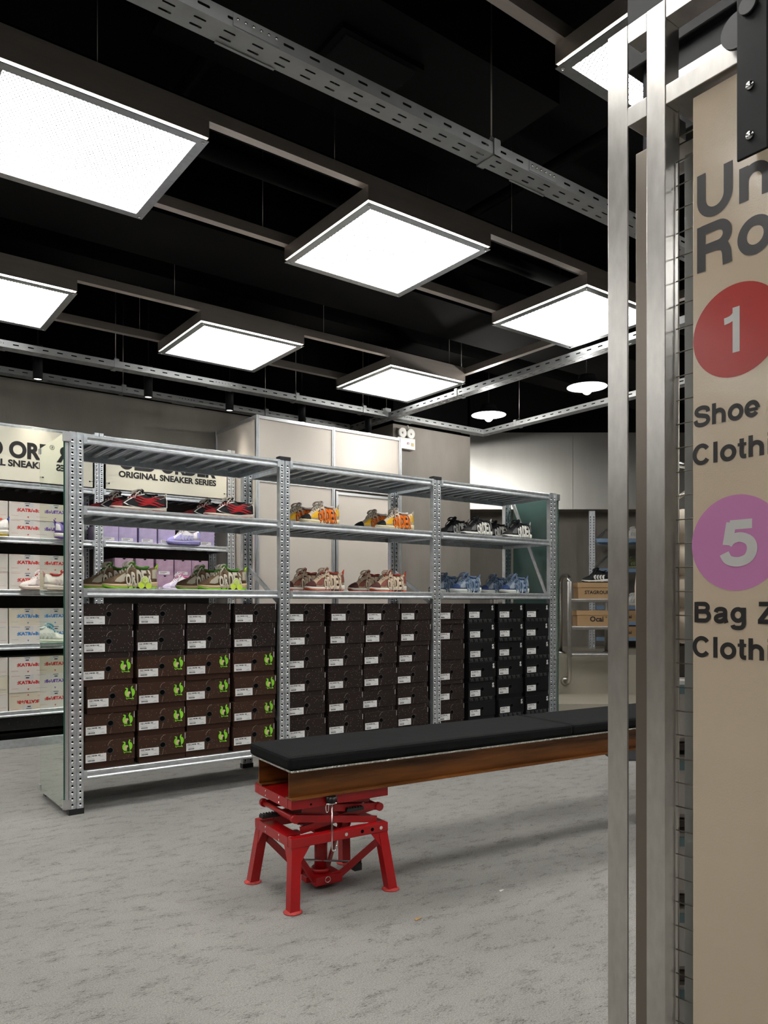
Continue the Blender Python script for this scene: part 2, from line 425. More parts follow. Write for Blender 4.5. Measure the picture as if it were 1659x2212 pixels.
light_labels = {(-1, 0): 'big square ceiling light cut off by the left edge, nearest of all in the open',
 (0, 0): 'square ceiling light in the middle, over the red stool',
 (1, 0): 'square ceiling light partly hidden behind the steel posts',
 (-1, 1): 'square ceiling light at the left edge, over the cream sign boards',
 (0, 1): 'smaller square ceiling light left of centre, over the galvanised rack',
 (1, 1): 'smallest square ceiling light, nearest the two pendant lamps',
 (0, -1): 'square ceiling light high behind the top of the steel frame',
 (-1, -1): 'square ceiling light above and left of the viewer', (1, -1): 'added square ceiling light, unseen behind the tan sign'}  # the light behind the sign is added out of sight for more light
for (i, j) in ((-2, 1), (-2, 0), (-2, -1), (-3, 1), (-3, 0), (-3, -1), (-4, 0), (-4, 1), (-5, 1), (-5, 0), (1, -2), (2, -1), (2, -2), (-1, -2), (-2, -2), (0, -2), (-4, -1)):
    light_labels[(i, j)] = 'square ceiling light outside the picture, seen only as reflections'
proto = make_light(); first = True
for (i, j), lab in light_labels.items():
    o = proto if first else copy_tree(proto); first = False
    o.location = (U0 + i * PU, V0 + j * PV, HL); o['label'] = lab; o['group'] = 'square ceiling lights'
# hanging beams that carry them
names = {(-1, 0): 'nearest the viewer, far right of the ceiling', (-1, 1): 'crossing top right behind the steel frame', (0, 0): 'over the middle light\'s near edge', (0, 1): 'under the middle light\'s far edge', (1, 0): 'along the near edge of the farther lights', (1, 1): 'along the far edge of the farther lights'}
ZB = HL + 0.088
for (j, k), nm in names.items():
    v = V0 + j * PV + (0 if k == 0 else SV - 0.045)
    MB().box(-5.6, U0 + PU + SU - (0.0 if j < 1 else 0.0), v, v + 0.045, ZB, ZB + 0.055, M['alu_beam']).build('ceiling_beam', label='long brushed metal ceiling beam ' + nm, category='beam', group='hanging beams for the square lights')
    for x in (-0.4, 0.9, 2.0, 3.2, 4.5):
        MB().cyl((x + 0.03 * k, v + 0.022, ZB + 0.055), (x + 0.03 * k, v + 0.022, 3.9 if not (1.2 < x < 3.1 and 2.5 < v < 3.3) else 3.6), 0.0012, M['wire'], 5).build('suspension_wire', label='thin steel wire holding up a ceiling beam', category='wire', group='suspension wires')
xe = U0 + PU + SU
MB().box(xe, xe + 0.045, V0 - PV, V0 + PV + SV, ZB, ZB + 0.055, M['alu_beam']).build('ceiling_beam', label='brushed metal beam across the far ends, beside the pendant lamps', category='beam', group='hanging beams for the square lights')

# ---------------------------------------------------------------- cable trays
ZT = 2.96
def plate(mb, L, W, rows, m, place, slot=0.042, hw=0.0045, pitch=0.1, off=0.0):
    """sheet L x W with real slots; place(a, b) -> 3d point"""
    ys = [0.0]
    for r_ in rows: ys += [r_ - 0.012, r_ + 0.012]
    ys.append(W)
    fs = []
    vs = lambda pts: [mb.bm.verts.new(place(a, b_)) for a, b_ in pts]
    for i in range(len(ys) - 1):
        y0, y1 = ys[i], ys[i + 1]
        if i % 2 == 0:
            if y1 - y0 > 1e-4: fs.append(mb.bm.faces.new(vs([(0, y0), (L, y0), (L, y1), (0, y1)])))
            continue
        yc = (y0 + y1) / 2; n = max(1, int(L / pitch)); p = L / n
        for k in range(n):
            a0, a1 = k * p, (k + 1) * p; c = (a0 + a1) / 2
            capR = [(c + slot / 2 - hw + hw * math.sin(t), yc + hw * math.cos(t)) for t in [q * PI / 8 for q in range(0, 5)]]
            up = [(a0, y1), (a0, yc), (c - slot / 2, yc)] + [(c - slot / 2 + hw - hw * math.sin(t), yc + hw * math.cos(t)) for t in [q * PI / 8 for q in (3, 2, 1, 0)]] + capR + [(a1, yc), (a1, y1)]
            fs.append(mb.bm.faces.new(vs(up)))
            dn = [(x, 2 * yc - y) for x, y in up]
            fs.append(mb.bm.faces.new(vs(dn[::-1])))
    mb._tag(fs, m)

def cable_tray(name_lab, axis, a0, a1, c0, joints, bolts=()):
    """axis 'u': runs along x at y=c0..c0+0.095; axis 'v': along y at x=c0.."""
    L = a1 - a0; W = 0.095; H = 0.05
    root = thing('cable_tray', name_lab, 'cable tray', (a0, c0, ZT) if axis == 'u' else (c0 + W, a0, ZT), 0 if axis == 'u' else PI / 2, 'slotted cable trays')
    b = MB()
    plate(b, L, W, (0.030, 0.065), M['tray'], lambda a, y: (a, y, 0), off=0)
    b.build('base_plate', root)
    b = MB(); plate(b, L, H, (0.026,), M['tray'], lambda a, z: (a, 0, z)); b.build('side_rail', root)
    b = MB(); plate(b, L, H, (0.026,), M['tray'], lambda a, z: (a, W, z)); b.build('side_rail', root)
    for j in joints:
        x = j - a0
        b = MB().box(x - 0.006, x + 0.03, -0.006, W + 0.006, -0.006, -0.002, M['tray'])
        b.box(x - 0.006, x + 0.03, -0.006, -0.002, -0.006, H + 0.012, M['tray']).box(x - 0.006, x + 0.03, W + 0.002, W + 0.006, -0.006, H + 0.012, M['tray'])
        b.box(x - 0.004, x + 0.028, -0.006, W + 0.006, H + 0.012, H + 0.016, M['tray'])
        b.cyl((x + 0.012, 0.03, H + 0.01), (x + 0.012, 0.03, 3.9 - ZT), 0.003, M['wire'], 6)
        b.tube([(x + 0.012, 0.02, H + 0.03), (x + 0.012, 0.03, H + 0.045), (x + 0.012, 0.045, H + 0.03)], 0.004, M['tray'], 6)
        b.build('hanger', root)
    for q in bolts:
        x = q - a0
        b = MB().box(x, x + 0.17, -0.0035, -0.0015, 0.004, 0.046, M['tray']).box(x - 0.02, x + 0.2, 0.088, 0.0985, -0.0035, -0.0015, M['tray'])
        for k in range(6): b.ball((x + 0.015 + k * 0.028, -0.006, 0.026), 0.006, M['chrome'], (1, 0.8, 1), 8)
        b.build('splice_plate', root)
    return root
cable_tray('wide slotted cable tray running overhead from the top left to the steel posts', 'u', -1.5, 4.6, 2.268, (2.264,), (1.09, 2.47))
cable_tray('slotted cable tray in front of the black downlights', 'u', -3, 4.60, 6.08, (1.02 + 0.9, 3.55, 4.3), (0.95, 2.75))
cable_tray('slotted cable tray hugging the top of the concrete wall', 'u', -3, 4.60, 6.76, (0.2, 2.2, 3.6), (1.02, 2.7))
cable_tray('slotted cable tray crossing toward the pendant lamps', 'v', -1.0, 6.90, 4.622, (3.2, 5.1), (1.8, 4.2))
cable_tray('short slotted cable tray above the concrete pier', 'u', 4.72, 5.90, 6.08, (), (4.76, 5.68))
cable_tray('slotted cable tray behind the pendant lamps, before the dark steel wall', 'v', -1.0, 6.175, 5.90, (4.4, 5.6, 3.0), (2.2, 5.92))
o = MB().box(4.60, 4.67, 6.13, 6.165, ZT + 0.02, ZT + 0.10, M['tray']).box(4.55, 4.58, 6.1, 6.13, ZT + 0.0, ZT + 0.08, M['tray'])
o.cyl((4.62, 6.14, ZT + 0.1), (4.62, 6.14, 3.9), 0.003, M['wire'], 6).build('junction_box', label='small grey junction box on the crossing of two cable trays', category='junction box')

# ---------------------------------------------------------------- black downlights
dpos = [0.56, -0.28, 1.405, 2.265, 3.0, 3.745, 4.52]  # first two are added out of view to light the floor
dlab = ['added black tube downlight outside the left edge', 'added black tube downlight far outside the left edge', 'leftmost black tube downlight, above the left cream sign', 'second black tube downlight from the left', 'black tube downlight just left of the white cubicle corner', 'black tube downlight over the white cubicle', 'rightmost black tube downlight, next to the tray crossing']
for x, lab in zip(dpos, dlab):
    t = thing('downlight', lab, 'downlight', (x, 6.31, 2.825), 0, 'black tube downlights')
    MB().lathe([(0.0001, 0.26), (0.035, 0.26), (0.035, 0.0), (0.031, 0.0), (0.030, 0.01)], M['black_paint'], 24).build('body', t)
    MB().lathe([(0.0001, 0.004), (0.030, 0.006)], M['spotlens'], 20).build('lens', t)
    MB().cyl((0, 0, 0.26), (0, 0, 1.075), 0.004, M['black_paint'], 6).build('stem', t)
    ld = bpy.data.lights.new('downlight_beam', 'SPOT'); ld.energy = SPOT_W; ld.spot_size = R(60); ld.spot_blend = 1.0; ld.shadow_soft_size = 0.06; ld.color = (1, 0.93, 0.82)
    lo = bpy.data.objects.new('downlight_beam', ld); COL.objects.link(lo); lo.parent = t; lo.location = (0, 0, -0.012)
    lo.rotation_euler = (0, 0, 0)

# ---------------------------------------------------------------- pendant lamps
for (x, y, lab) in ((5.45, 5.54, 'white enamel pendant lamp, the farther one, left'), (5.43, 4.31, 'white enamel pendant lamp, the nearer one beside the steel posts'), (5.43, 3.08, 'added white enamel pendant lamp, unseen behind the tan sign')):  # third lamp is added unseen to brighten the recess
    t = thing('pendant_lamp', lab, 'pendant lamp', (x, y, 2.995), 0, 'enamel pendant lamps')
    MB().lathe([(0.172, 0.0), (0.160, 0.012), (0.10, 0.045), (0.075, 0.075), (0.07, 0.10), (0.02, 0.105)], M['black_paint'], 32).build('lamp_shade', t)
    MB().lathe([(0.172, -0.001), (0.158, 0.009), (0.098, 0.042), (0.070, 0.072), (0.0001, 0.09)], M['enamel_in'], 32).build('shade_lining', t)
    MB().ball((0, 0, -0.022), 0.044, M['bulb'], (1, 1, 1), 18).cyl((0, 0, 0.03), (0, 0, 0.08), 0.02, M['enamel_in']).build('bulb', t)
    MB().cyl((0, 0, 0.1), (0, 0, 0.905), 0.005, M['black_paint'], 8).build('cord', t)
    ld = bpy.data.lights.new('pendant_glow', 'POINT'); ld.energy = PENDANT_W; ld.shadow_soft_size = 0.04; ld.color = (1, 0.97, 0.92)
    lo = bpy.data.objects.new('pendant_glow', ld); COL.objects.link(lo); lo.parent = t; lo.location = (0, 0, -0.125)

# ---------------------------------------------------------------- shelving pieces
UP_W = 0.072
def upright_meshes(H):
    b = MB()
    for s in (-1, 1):
        x0, x1 = sorted((s * 0.004, s * 0.036))
        b.box(x0, x1, 0, 0.002, 0, H, M['galv'])
        b.box(min(s * 0.036, s * 0.034), max(s * 0.036, s * 0.034), 0.002, 0.036, 0, H, M['galv'])
        b.box(min(s * 0.004, s * 0.006), max(s * 0.004, s * 0.006), 0.002, 0.012, 0, H, M['galv'])
    b.box(-0.004, 0.004, 0.010, 0.012, 0, H, M['galv'])
    n = int((H - 0.05) / 0.033)
    bm = b.bm; ih = b.mi(M['hole']); ig = b.mi(M['lip'])
    for k in range(n):
        z = 0.035 + k * 0.033
        for x in (-0.020, 0.020):
            # keyhole: wide top, narrow bottom
            pts = [(0.0056 * math.cos(t), 0.0056 * math.sin(t) + 0.006) for t in [R(a) for a in range(-30, 211, 30)]] + [(-0.003, -0.009), (0.003, -0.009)]
            f = bm.faces.new([bm.verts.new((x + px, -0.0006, z + pz)) for px, pz in pts]); f.material_index = ih
            # pressed lip under the hole
            c = Vector((x, 0, z - 0.006)); ring = []
            top = bm.verts.new(c + Vector((0, -0.0055, 0.001)))
            for q in range(8):
                t = 2 * PI * q / 8; ring.append(bm.verts.new(c + Vector((0.0085 * math.cos(t), -0.0007, 0.0075 * math.sin(t)))))
            for q in range(8):
                f = bm.faces.new((ring[q], ring[(q + 1) % 8], top)); f.material_index = ig; f.smooth = True
    return b.mesh('upright')
UP2 = upright_meshes(2.0)
UP25 = upright_meshes(2.49)

def beam_mesh(L, h=0.047):
    """front-facing (toward -y) rolled shelf beam, origin at its left top front"""
    prof = [(0.0, 0.0), (-0.004, 0.0), (-0.007, -0.003), (-0.007, -0.013), (-0.003, -0.018), (-0.001, -0.024), (-0.002, -0.030), (-0.007, -0.036), (-0.007, -0.043), (-0.003, -h), (0.016, -h), (0.016, -h + 0.002), (0.002, -h + 0.003), (0.002, -0.004), (0.02, -0.003), (0.02, 0.0)]
    b = MB(); A = [b.bm.verts.new((0, y, z)) for y, z in prof]; B = [b.bm.verts.new((L, y, z)) for y, z in prof]
    n = len(prof); fs = [b.bm.faces.new(A[::-1]), b.bm.faces.new(B)]
    for i in range(n): fs.append(b.bm.faces.new((A[i], A[(i + 1) % n], B[(i + 1) % n], B[i])))
    b._tag(fs, M['galv'])
    # end connectors
    for x in (0.0, L - 0.018): b.box(x, x + 0.018, -0.009, -0.006, -h, 0.0, M['galv'])
    return b.mesh('beam')

def deck_mesh(L, D, m=None):
    m = m or M['galv_dull']
    b = MB(); n = round(L / 0.1); p = L / n
    for i in range(n):
        x = i * p
        b.box(x + 0.001, x + p - 0.001, 0.0, D, -0.003, -0.001, m)
        b.box(x + 0.001, x + 0.003, 0.005, D - 0.005, -0.022, -0.003, m)
        b.box(x + p - 0.003, x + p - 0.001, 0.005, D - 0.005, -0.022, -0.003, m)
        b.box(x + 0.003, x + 0.016, 0.005, D - 0.005, -0.022, -0.020, m)
        b.box(x + p - 0.016, x + p - 0.003, 0.005, D - 0.005, -0.022, -0.020, m)
        b.box(x + p / 2 - 0.006, x + p / 2 + 0.006, 0.005, D - 0.005, -0.008, -0.003, m)
    return b.mesh('deck')

def shelving(root, ups, v0, depth, levels, H, upm, caps, rear_levels=None, braces=True, deck=True, cap_mats=None):
    """ups = x of uprights; front face at v0"""
    for i, u in enumerate(ups):
        for side in (0, 1):
            y, rz = (v0, 0) if side == 0 else (v0 + depth - 0.036, 0)
            o = link('upright', upm, root, (u, y, 0.012), (0, 0, rz))
            if caps and side == 0 and 0 < i < len(ups) - 1:
                MB().box(u - 0.040, u + 0.040, v0 - 0.006, v0 + 0.04, H + 0.002, H + 0.024, M['black_plastic'], 0.002).build('end_cap', root)
            MB().box(u - 0.039, u + 0.039, y - 0.004, y + 0.038, 0, 0.03, M['black_plastic']).build('foot', root)
        if braces:
            bl = [(v0 + 0.045, 0.34, v0 + depth - 0.045, 0.75)]
            bl += [(v0 + 0.045, 1.13, v0 + 0.45, 1.98)] if i in (0, len(ups) - 1) else [(v0 + 0.045, 1.10, v0 + depth - 0.04, 1.35)]
            for a, z0, c, z1 in bl:
                b = MB().tube([(u, a, z0), (u, c, z1)], 0, M['galv'], rect=(0.012, 0.028))
                b.build('brace', root)
    for a, c in zip(ups, ups[1:]):
        x0, x1 = a + 0.036, c - 0.036; L = x1 - x0
        bm_ = beam_mesh(L); dk = deck_mesh(L - 0.004, depth - 0.044) if deck else None
        for z in levels:
            link('beam', bm_, root, (x0, v0 + 0.001, z))
            link('beam', bm_, root, (x1, v0 + depth - 0.001, z), (0, 0, PI))
            if dk: link('deck', dk, root, (x0 + 0.002, v0 + 0.022, z))
            for x in (x0 + 0.002, x1 - 0.014): MB().box(x, x + 0.012, v0 + 0.02, v0 + depth - 0.02, z - 0.047, z - 0.024, M['galv']).build('side_rail', root)

RU = [1.127, 2.3755, 3.624, 4.8725]
RV = 4.21; RD = 0.54
L0, L1, L2, L3 = 0.223, 1.191, 1.627, 2.003
rack = thing('shelving_rack', 'long galvanised three-bay shoe rack in the middle of the room', 'shelving rack')
shelving(rack, RU, RV, RD, (L0, L1, L2, L3), 2.0, UP2, True)

# mirrors closing both ends of the rack
def end_mirror(u, sgn, lab):
    t = thing('mirror_panel', lab, 'mirror', (u, RV, 0), R(0.35) if sgn < 0 else 0, 'tall mirrors on the ends of the rack')
    a, b_ = sorted((0, sgn * 0.005))
    MB().box(a, b_, 0.0, 0.50, 0.038, 1.995, M['mirror']).build('mirror_glass', t)
    a, b_ = sorted((-sgn * 0.001, -sgn * 0.003))
    MB().box(a, b_, 0.0, 0.50, 0.038, 1.995, M['teal']).build('backing', t, label='teal painted back of the mirror')
    a, b_ = sorted((sgn * 0.005, -sgn * 0.003))
    MB().box(a, b_, -0.0015, -0.0002, 0.038, 1.995, M['glass_edge']).build('glass_edge', t)
    a, b_ = sorted((-sgn * 0.004, -sgn * 0.022))
    MB().box(a, b_, 0.003, 0.03, 0.03, 1.99, M['alu']).build('channel', t)
    for z0, z1 in ((0.035, 0.085), (1.955, 2.005)):
        a, b_ = sorted((sgn * 0.010, -sgn * 0.030))
        MB().box(a, b_, -0.012, -0.002, z0, z1, M['alu']).build('clip', t)
        a, b_ = sorted((sgn * 0.0055, sgn * 0.010))
        MB().box(a, b_, 0.478, 0.512, z0 + 0.01, z1 - 0.01, M['alu']).build('clip', t)
end_mirror(1.067, -1, 'tall frameless mirror on the left end of the galvanised rack')
end_mirror(4.934, 1, 'mirror on the right end of the rack, teal back showing inside')

# ---------------------------------------------------------------- shoe boxes
BD = 0.34
def label_card(w_, h_, title, seed=0):
    """white sticker with a printed title, small lines and barcode; lower left origin; faces -y"""
    card = MB().box(0, w_, -0.0008, 0, 0, h_, M['white_paper']).mesh('label')
    pr = [(text_mesh(title, h_ * 0.15, 0.05, width=w_ * 0.66, m=M['ink'], res=1), T((w_ * 0.06, -0.0012, h_ * 0.74)))]
    b = MB()
    for z, x0, x1 in ((0.64, 0.06, 0.30), (0.64, 0.66, 0.86), (0.44, 0.06, 0.42)):
        b.box(w_ * x0, w_ * x1, -0.0012, -0.0009, h_ * z, h_ * (z + 0.04), M['grey_print'])
    x = 0.10
    rnd = random.Random(seed)
    while x < 0.42:
        d = rnd.choice((0.008, 0.014, 0.02)); b.box(w_ * x, w_ * (x + d), -0.0012, -0.0009, h_ * 0.14, h_ * 0.32, M['ink']); x += d + rnd.choice((0.008, 0.014))
    b.poly([(w_ * 0.66, -0.001, h_ * 0.12), (w_ * 0.94, -0.001, h_ * 0.12), (w_ * 0.92, -0.001, h_ * 0.22), (w_ * 0.82, -0.001, h_ * 0.3)], mat('faint print', (0.62, 0.62, 0.62), 0.6) if 'faint' not in M else M['faint'])
    pr.append((b.mesh('p'), Matrix.Identity(4)))
    return card, join_meshes(pr, 'label_print')
M['faint'] = mat('faint print', (0.62, 0.62, 0.62), 0.6)

def arc_pts(cx, cz, r, a0, a1, n=9): return [(cx + r * math.cos(R(a0 + (a1 - a0) * i / n)), cz + r * math.sin(R(a0 + (a1 - a0) * i / n))) for i in range(n + 1)]
def ribbon(b, pts, wd, m, y):
    """flat printed line through 2d points (x,z)"""
    for (p, q) in zip(pts, pts[1:]):
        d = Vector((q[0] - p[0], q[1] - p[1])); 
        if d.length < 1e-6: continue
        n = Vector((-d.y, d.x)).normalized() * wd / 2
        b.poly([(p[0] + n.x, y, p[1] + n.y), (q[0] + n.x, y, q[1] + n.y), (q[0] - n.x, y, q[1] - n.y), (p[0] - n.x, y, p[1] - n.y)], m)

def shoe_box(kind, W=0.276, H=0.147):
    root = thing('shoe_box', '', 'shoe box')
    lz = H * (0.215)
    if kind == 'white' or kind == 'cream':
        lz = 0
    lidm = {'dark': M['darkbox'], 'brown': M['brownbox'], 'black': M['blackbox'], 'black_plain': M['blackbox'], 'dark_plain': M['darkbox']}[kind]
    bodym = {'dark': M['darkbox'], 'brown': M['brownbody'], 'black': M['blackbox'], 'black_plain': M['blackbox'], 'dark_plain': M['darkbox']}[kind]
    MB().box(-W / 2 + 0.004, W / 2 - 0.004, 0.004, BD - 0.004, 0, H - 0.004, bodym).build('body', root)
    MB().box(-W / 2, W / 2, 0, BD, lz, H, lidm, 0.0012).build('lid', root)
    sx, sw, sh = (-W / 2 + 0.006, W * 0.40, H * 0.30)
    sz = lz + 0.004
    if kind.startswith('black'): sx, sw, sh, sz = (-W / 2 + 0.016, W * 0.37, H * 0.31, lz + 0.008)
    if kind != 'dark_plain':
        c, p = label_card(sw, sh, 'OLD ORDER X 545' if kind == 'dark' else 'OLD ORDER  S45' if kind == 'brown' else 'OLD ORDER 1 S45' if kind == 'black' else 'OLD ORDER', 3)
        lb = link('label', c, root, (sx, -0.0003, sz)); link('label_print', p, lb)
        b = MB(); hx, hz = (0.0, lz + (H - lz) * 0.50)
        b.tube([(hx + 0.016 * math.cos(t), -0.001, hz + 0.016 * math.sin(t)) for t in [2 * PI * k / 16 for k in range(16)]], 0.0025, M['black_plastic'] if not kind.startswith('black') else lidm, 6, closed=True)
        b.poly([(hx + 0.0155 * math.cos(t), -0.0006, hz + 0.0155 * math.sin(t)) for t in [2 * PI * k / 16 for k in range(16)]], M['hole'])
        b.build('finger_hole', root)
    if kind in ('dark', 'brown', 'dark_plain'):
        b = MB(); y = -0.0006; hz = lz + (H - lz) * 0.5
        M.setdefault('seam', mat('pale seam print', (0.42, 0.38, 0.33), 0.6))
        if kind != 'dark_plain':
            pts = arc_pts(0.018, H - 0.032, 0.030, 95, 180, 10)
            for i in range(0, 10, 2): ribbon(b, pts[i:i + 2], 0.0022, M['seam'], y)
            ribbon(b, pts, 0.0008, M['seam'], y)
            ribbon(b, [(0.006, hz - 0.022), (-0.002, lz + 0.003)], 0.0010, M['seam'], y)
        ribbon(b, [(W / 2 - 0.006, H - 0.002), (W / 2 - 0.0065, H - 0.036)], 0.0034, M['white_paper'], y)
        if kind != 'brown':
            ribbon(b, arc_pts(W / 2 - 0.045, lz * 0.5, 0.022, -38, 38, 6), 0.0012, M['seam'], 0.0035)
        b.build('print', root)
    if kind == 'brown':
        b = MB(); cx, cz, y = W / 2 - 0.042, lz + (H - lz) * 0.58, -0.0008
        def ell(x, z, rx, rz, rot, m, yy, a0=0, a1=360, n=18):
            pts = []
            for k in range(n):
                t = R(a0 + (a1 - a0) * k / n); px, pz = rx * math.cos(t), rz * math.sin(t)
                pts.append((cx + x + px * math.cos(rot) - pz * math.sin(rot), yy, cz + z + px * math.sin(rot) + pz * math.cos(rot)))
            b.poly(pts, m)
        ell(-0.011, 0.000, 0.018, 0.022, 0.2, M['lime'], y); ell(0.013, 0.003, 0.015, 0.022, -0.1, M['lime'], y)
        ell(-0.016, 0.026, 0.011, 0.0035, -0.4, M['lime'], y); ell(0.010, 0.030, 0.004, 0.011, -0.4, M['lime'], y)
        ell(-0.001, 0.010, 0.009, 0.024, 0.25, M['ink'], y - 0.0003); ell(-0.008, -0.002, 0.010, 0.014, -0.7, M['sand'], y - 0.0006)
        ell(0.004, -0.012, 0.008, 0.012, 0.1, M['ink'], y - 0.0009)
        ribbon(b, [(cx - 0.021, cz - 0.022), (cx - 0.018, cz - 0.032), (cx - 0.008, cz - 0.027), (cx + 0.004, cz - 0.029), (cx + 0.022, cz - 0.031), (cx + 0.012, cz - 0.022)], 0.0035, M['lime'], y - 0.0003)
        ribbon(b, [(cx - 0.024, cz + 0.03), (cx - 0.012, cz + 0.018)], 0.004, M['lime'], y - 0.0003)
        b.build('emblem', root)
    if kind == 'black':
        parts = [(text_mesh('S', 0.030, 0.05, width=0.020, m=M['white_paper'], res=2), T((W / 2 - 0.036, -0.0008, H - 0.045)))]
        b = MB(); cx, cz = W / 2 - 0.022, H - 0.045
        ribbon(b, [(cx + 0.007 * math.cos(R(a)), cz + 0.006 * math.sin(R(a))) for a in range(0, 361, 40)], 0.0025, M['white_paper'], -0.0009)
        ribbon(b, [(cx - 0.012, cz - 0.006), (cx - 0.004, cz + 0.002)], 0.003, M['white_paper'], -0.0009)
        parts.append((b.mesh('q'), Matrix.Identity(4)))
        link('emblem', join_meshes(parts, 'emblem'), root)
        b = MB(); y = 0.0034; M.setdefault('motif', mat('grey motif', (0.085, 0.085, 0.088), 0.55))
        n = 5; 
        for k in range(n):
            x = -W / 2 + 0.03 + k * (W - 0.03) / n
            ribbon(b, [(x - 0.018, lz * 0.93), (x - 0.006, lz * 0.72), (x - 0.002, lz * 0.15)], 0.006, M['motif'], y)
            ribbon(b, [(x + 0.002, lz * 0.75), (x + 0.012, lz * 0.5), (x + 0.014, lz * 0.15)], 0.007, M['motif'], y)
            ribbon(b, [(x, lz * 0.9), (x + 0.02, lz * 0.72)], 0.004, M['motif'], y)
        ribbon(b, [(-W / 2 + 0.01, lz * 0.95), (W / 2 - 0.01, lz * 0.95)], 0.0015, M['motif'], y)
        b.build('pattern_strip', root)
    if kind == 'black':
        b = MB(); ribbon(b, [(sx + 0.0, sz + sh + 0.004), (sx, sz + sh + 0.012), (sx + sw, sz + sh + 0.012), (sx + sw, sz + sh + 0.004)], 0.0010, M['motif'], -0.0006); b.build('embossing', root)
    return root
protos = {k: shoe_box(k) for k in ('dark', 'brown', 'black', 'black_plain', 'dark_plain')}
used = set()
ORD = ['top', 'second', 'third', 'fourth', 'fifth', 'bottom']
COLN = ['first', 'second', 'third', 'fourth']
bays = [('left', [(1.165, 1.436), (1.459, 1.735), (1.738, 2.015), (2.032, 2.322)]),
        ('middle', [(2.405, 2.684), (2.727, 3.002), (3.013, 3.294), (3.306, 3.582)]),
        ('right', [(3.655, 3.904), (3.946, 4.230), (4.252, 4.540), (4.562, 4.838)])]
KN = {'dark': 'near-black speckled shoe box', 'brown': 'brown speckled shoe box with green emblem', 'black': 'black shoe box with white S emblem', 'black_plain': 'plain black shoe box without emblem', 'dark_plain': 'blank near-black shoe box without label'}
rnd = random.Random(11)
for bi, (bn, cols) in enumerate(bays):
    for ci, (x0, x1) in enumerate(cols):
        for ri in range(6):
            if bi == 0: k = 'dark' if ri < 2 else 'brown'
            elif bi == 1: k = 'dark'
            else:
                k = 'dark' if ci == 0 else 'black'
                if ci == 0 and ri == 2: k = 'dark_plain'
                if ci > 1 and ri == 4: k = 'black_plain'
                if ci == 1 and ri == 5: k = 'black_plain'
            p = protos[k]
            row = 5 - ri
            cx = (x0 + x1) / 2 + rnd.uniform(-0.006, 0.006); 
            if bi == 0 and ci == 0 and ri >= 3: cx += 0.014
            if bi == 1 and ri > 0: cx -= 0.008 * min(ri, 3) * (ci != 0)
            lab = '%s, %s row, %s column of the %s bay' % (KN[k], ORD[ri], COLN[ci], bn)
            loc = (cx, RV + 0.010 + rnd.uniform(0, 0.012), L0 + row * 0.1478)
            if k not in used: o = p; used.add(k)
            else: o = copy_tree(p)
            o.location = loc; o.rotation_euler = (0, 0, R(rnd.uniform(-0.9, 0.9))); o['label'] = lab; o['group'] = 'shoe boxes stacked on the bottom shelf of the rack'
            w_ = (x1 - x0); o.scale = (min(1.0, w_ / 0.276) if w_ < 0.276 else min(w_ / 0.276, 1.02), 1, 1)

def SM(p, k=6):
    q = [p[0]] + p + [p[-1]]; out = []
    for a, b_, c, d in zip(q, q[1:], q[2:], q[3:]):
        for i in range(k):
            t = i / k
            out.append(tuple(0.5 * (2 * b_[e] + (c[e] - a[e]) * t + (2 * a[e] - 5 * b_[e] + 4 * c[e] - d[e]) * t * t + (3 * b_[e] - a[e] - 3 * c[e] + d[e]) * t ** 3) for e in (0, 1)))
    return out + [p[-1]]

# ---------------------------------------------------------------- sneakers
def lerp(tab, t):
    for (a, va), (b_, vb) in zip(tab, tab[1:]):
        if t <= b_:
            k = (t - a) / (b_ - a); k = k * k * (3 - 2 * k) * 0.5 + k * 0.5
            return va + (vb - va) * k
    return tab[-1][1]
SL = 0.30
WT = [(0, 0.012), (0.04, 0.032), (0.12, 0.046), (0.25, 0.053), (0.42, 0.049), (0.6, 0.041), (0.8, 0.043), (0.93, 0.036), (1, 0.016)]
HT = [(0, 0.032), (0.04, 0.048), (0.12, 0.060), (0.22, 0.072), (0.32, 0.094), (0.42, 0.116), (0.52, 0.132), (0.60, 0.134), (0.70, 0.120), (0.82, 0.112), (0.92, 0.122), (0.98, 0.126), (1, 0.112)]
ST = [(0, 0.030), (0.1, 0.027), (0.3, 0.026), (0.5, 0.030), (0.75, 0.038), (1, 0.042)]
RB = [(0, 0.016), (0.08, 0.005), (0.2, 0.0), (0.85, 0.0), (1, 0.006)]
def side_y(x, z):
    t = min(max(x / SL + 0.5, 0), 1)
    zb = lerp(ST, t) - 0.004; h = lerp(HT, t); w_ = lerp(WT, t) * 0.98
    q = min(max((z - zb) / (h - zb), 0), 0.999)
    return w_ * (1 - q ** 2.3) ** 0.55
def project(me, off):
    for v in me.vertices:
        v.co.y = -side_y(v.co.x, v.co.z) - off + v.co.y
    return me
def solid_shape(pts, m, off, th=0.003):
    """2d outline (x,z) laid on the near side of the shoe"""
    bm = bmesh.new(); f = bm.faces.new([bm.verts.new((x, 0, z)) for x, z in pts])
    bmesh.ops.triangulate(bm, faces=[f]); bmesh.ops.subdivide_edges(bm, edges=bm.edges[:], cuts=3, use_grid_fill=True)
    bmesh.ops.triangulate(bm, faces=bm.faces[:])
    g = bmesh.ops.extrude_face_region(bm, geom=bm.faces[:])
    for v in [e for e in g['geom'] if isinstance(e, bmesh.types.BMVert)]: v.co.y -= th
    bmesh.ops.recalc_face_normals(bm, faces=bm.faces)
    me = bpy.data.meshes.new('s'); bm.to_mesh(me); bm.free(); me.materials.append(m)
    return project(me, off)

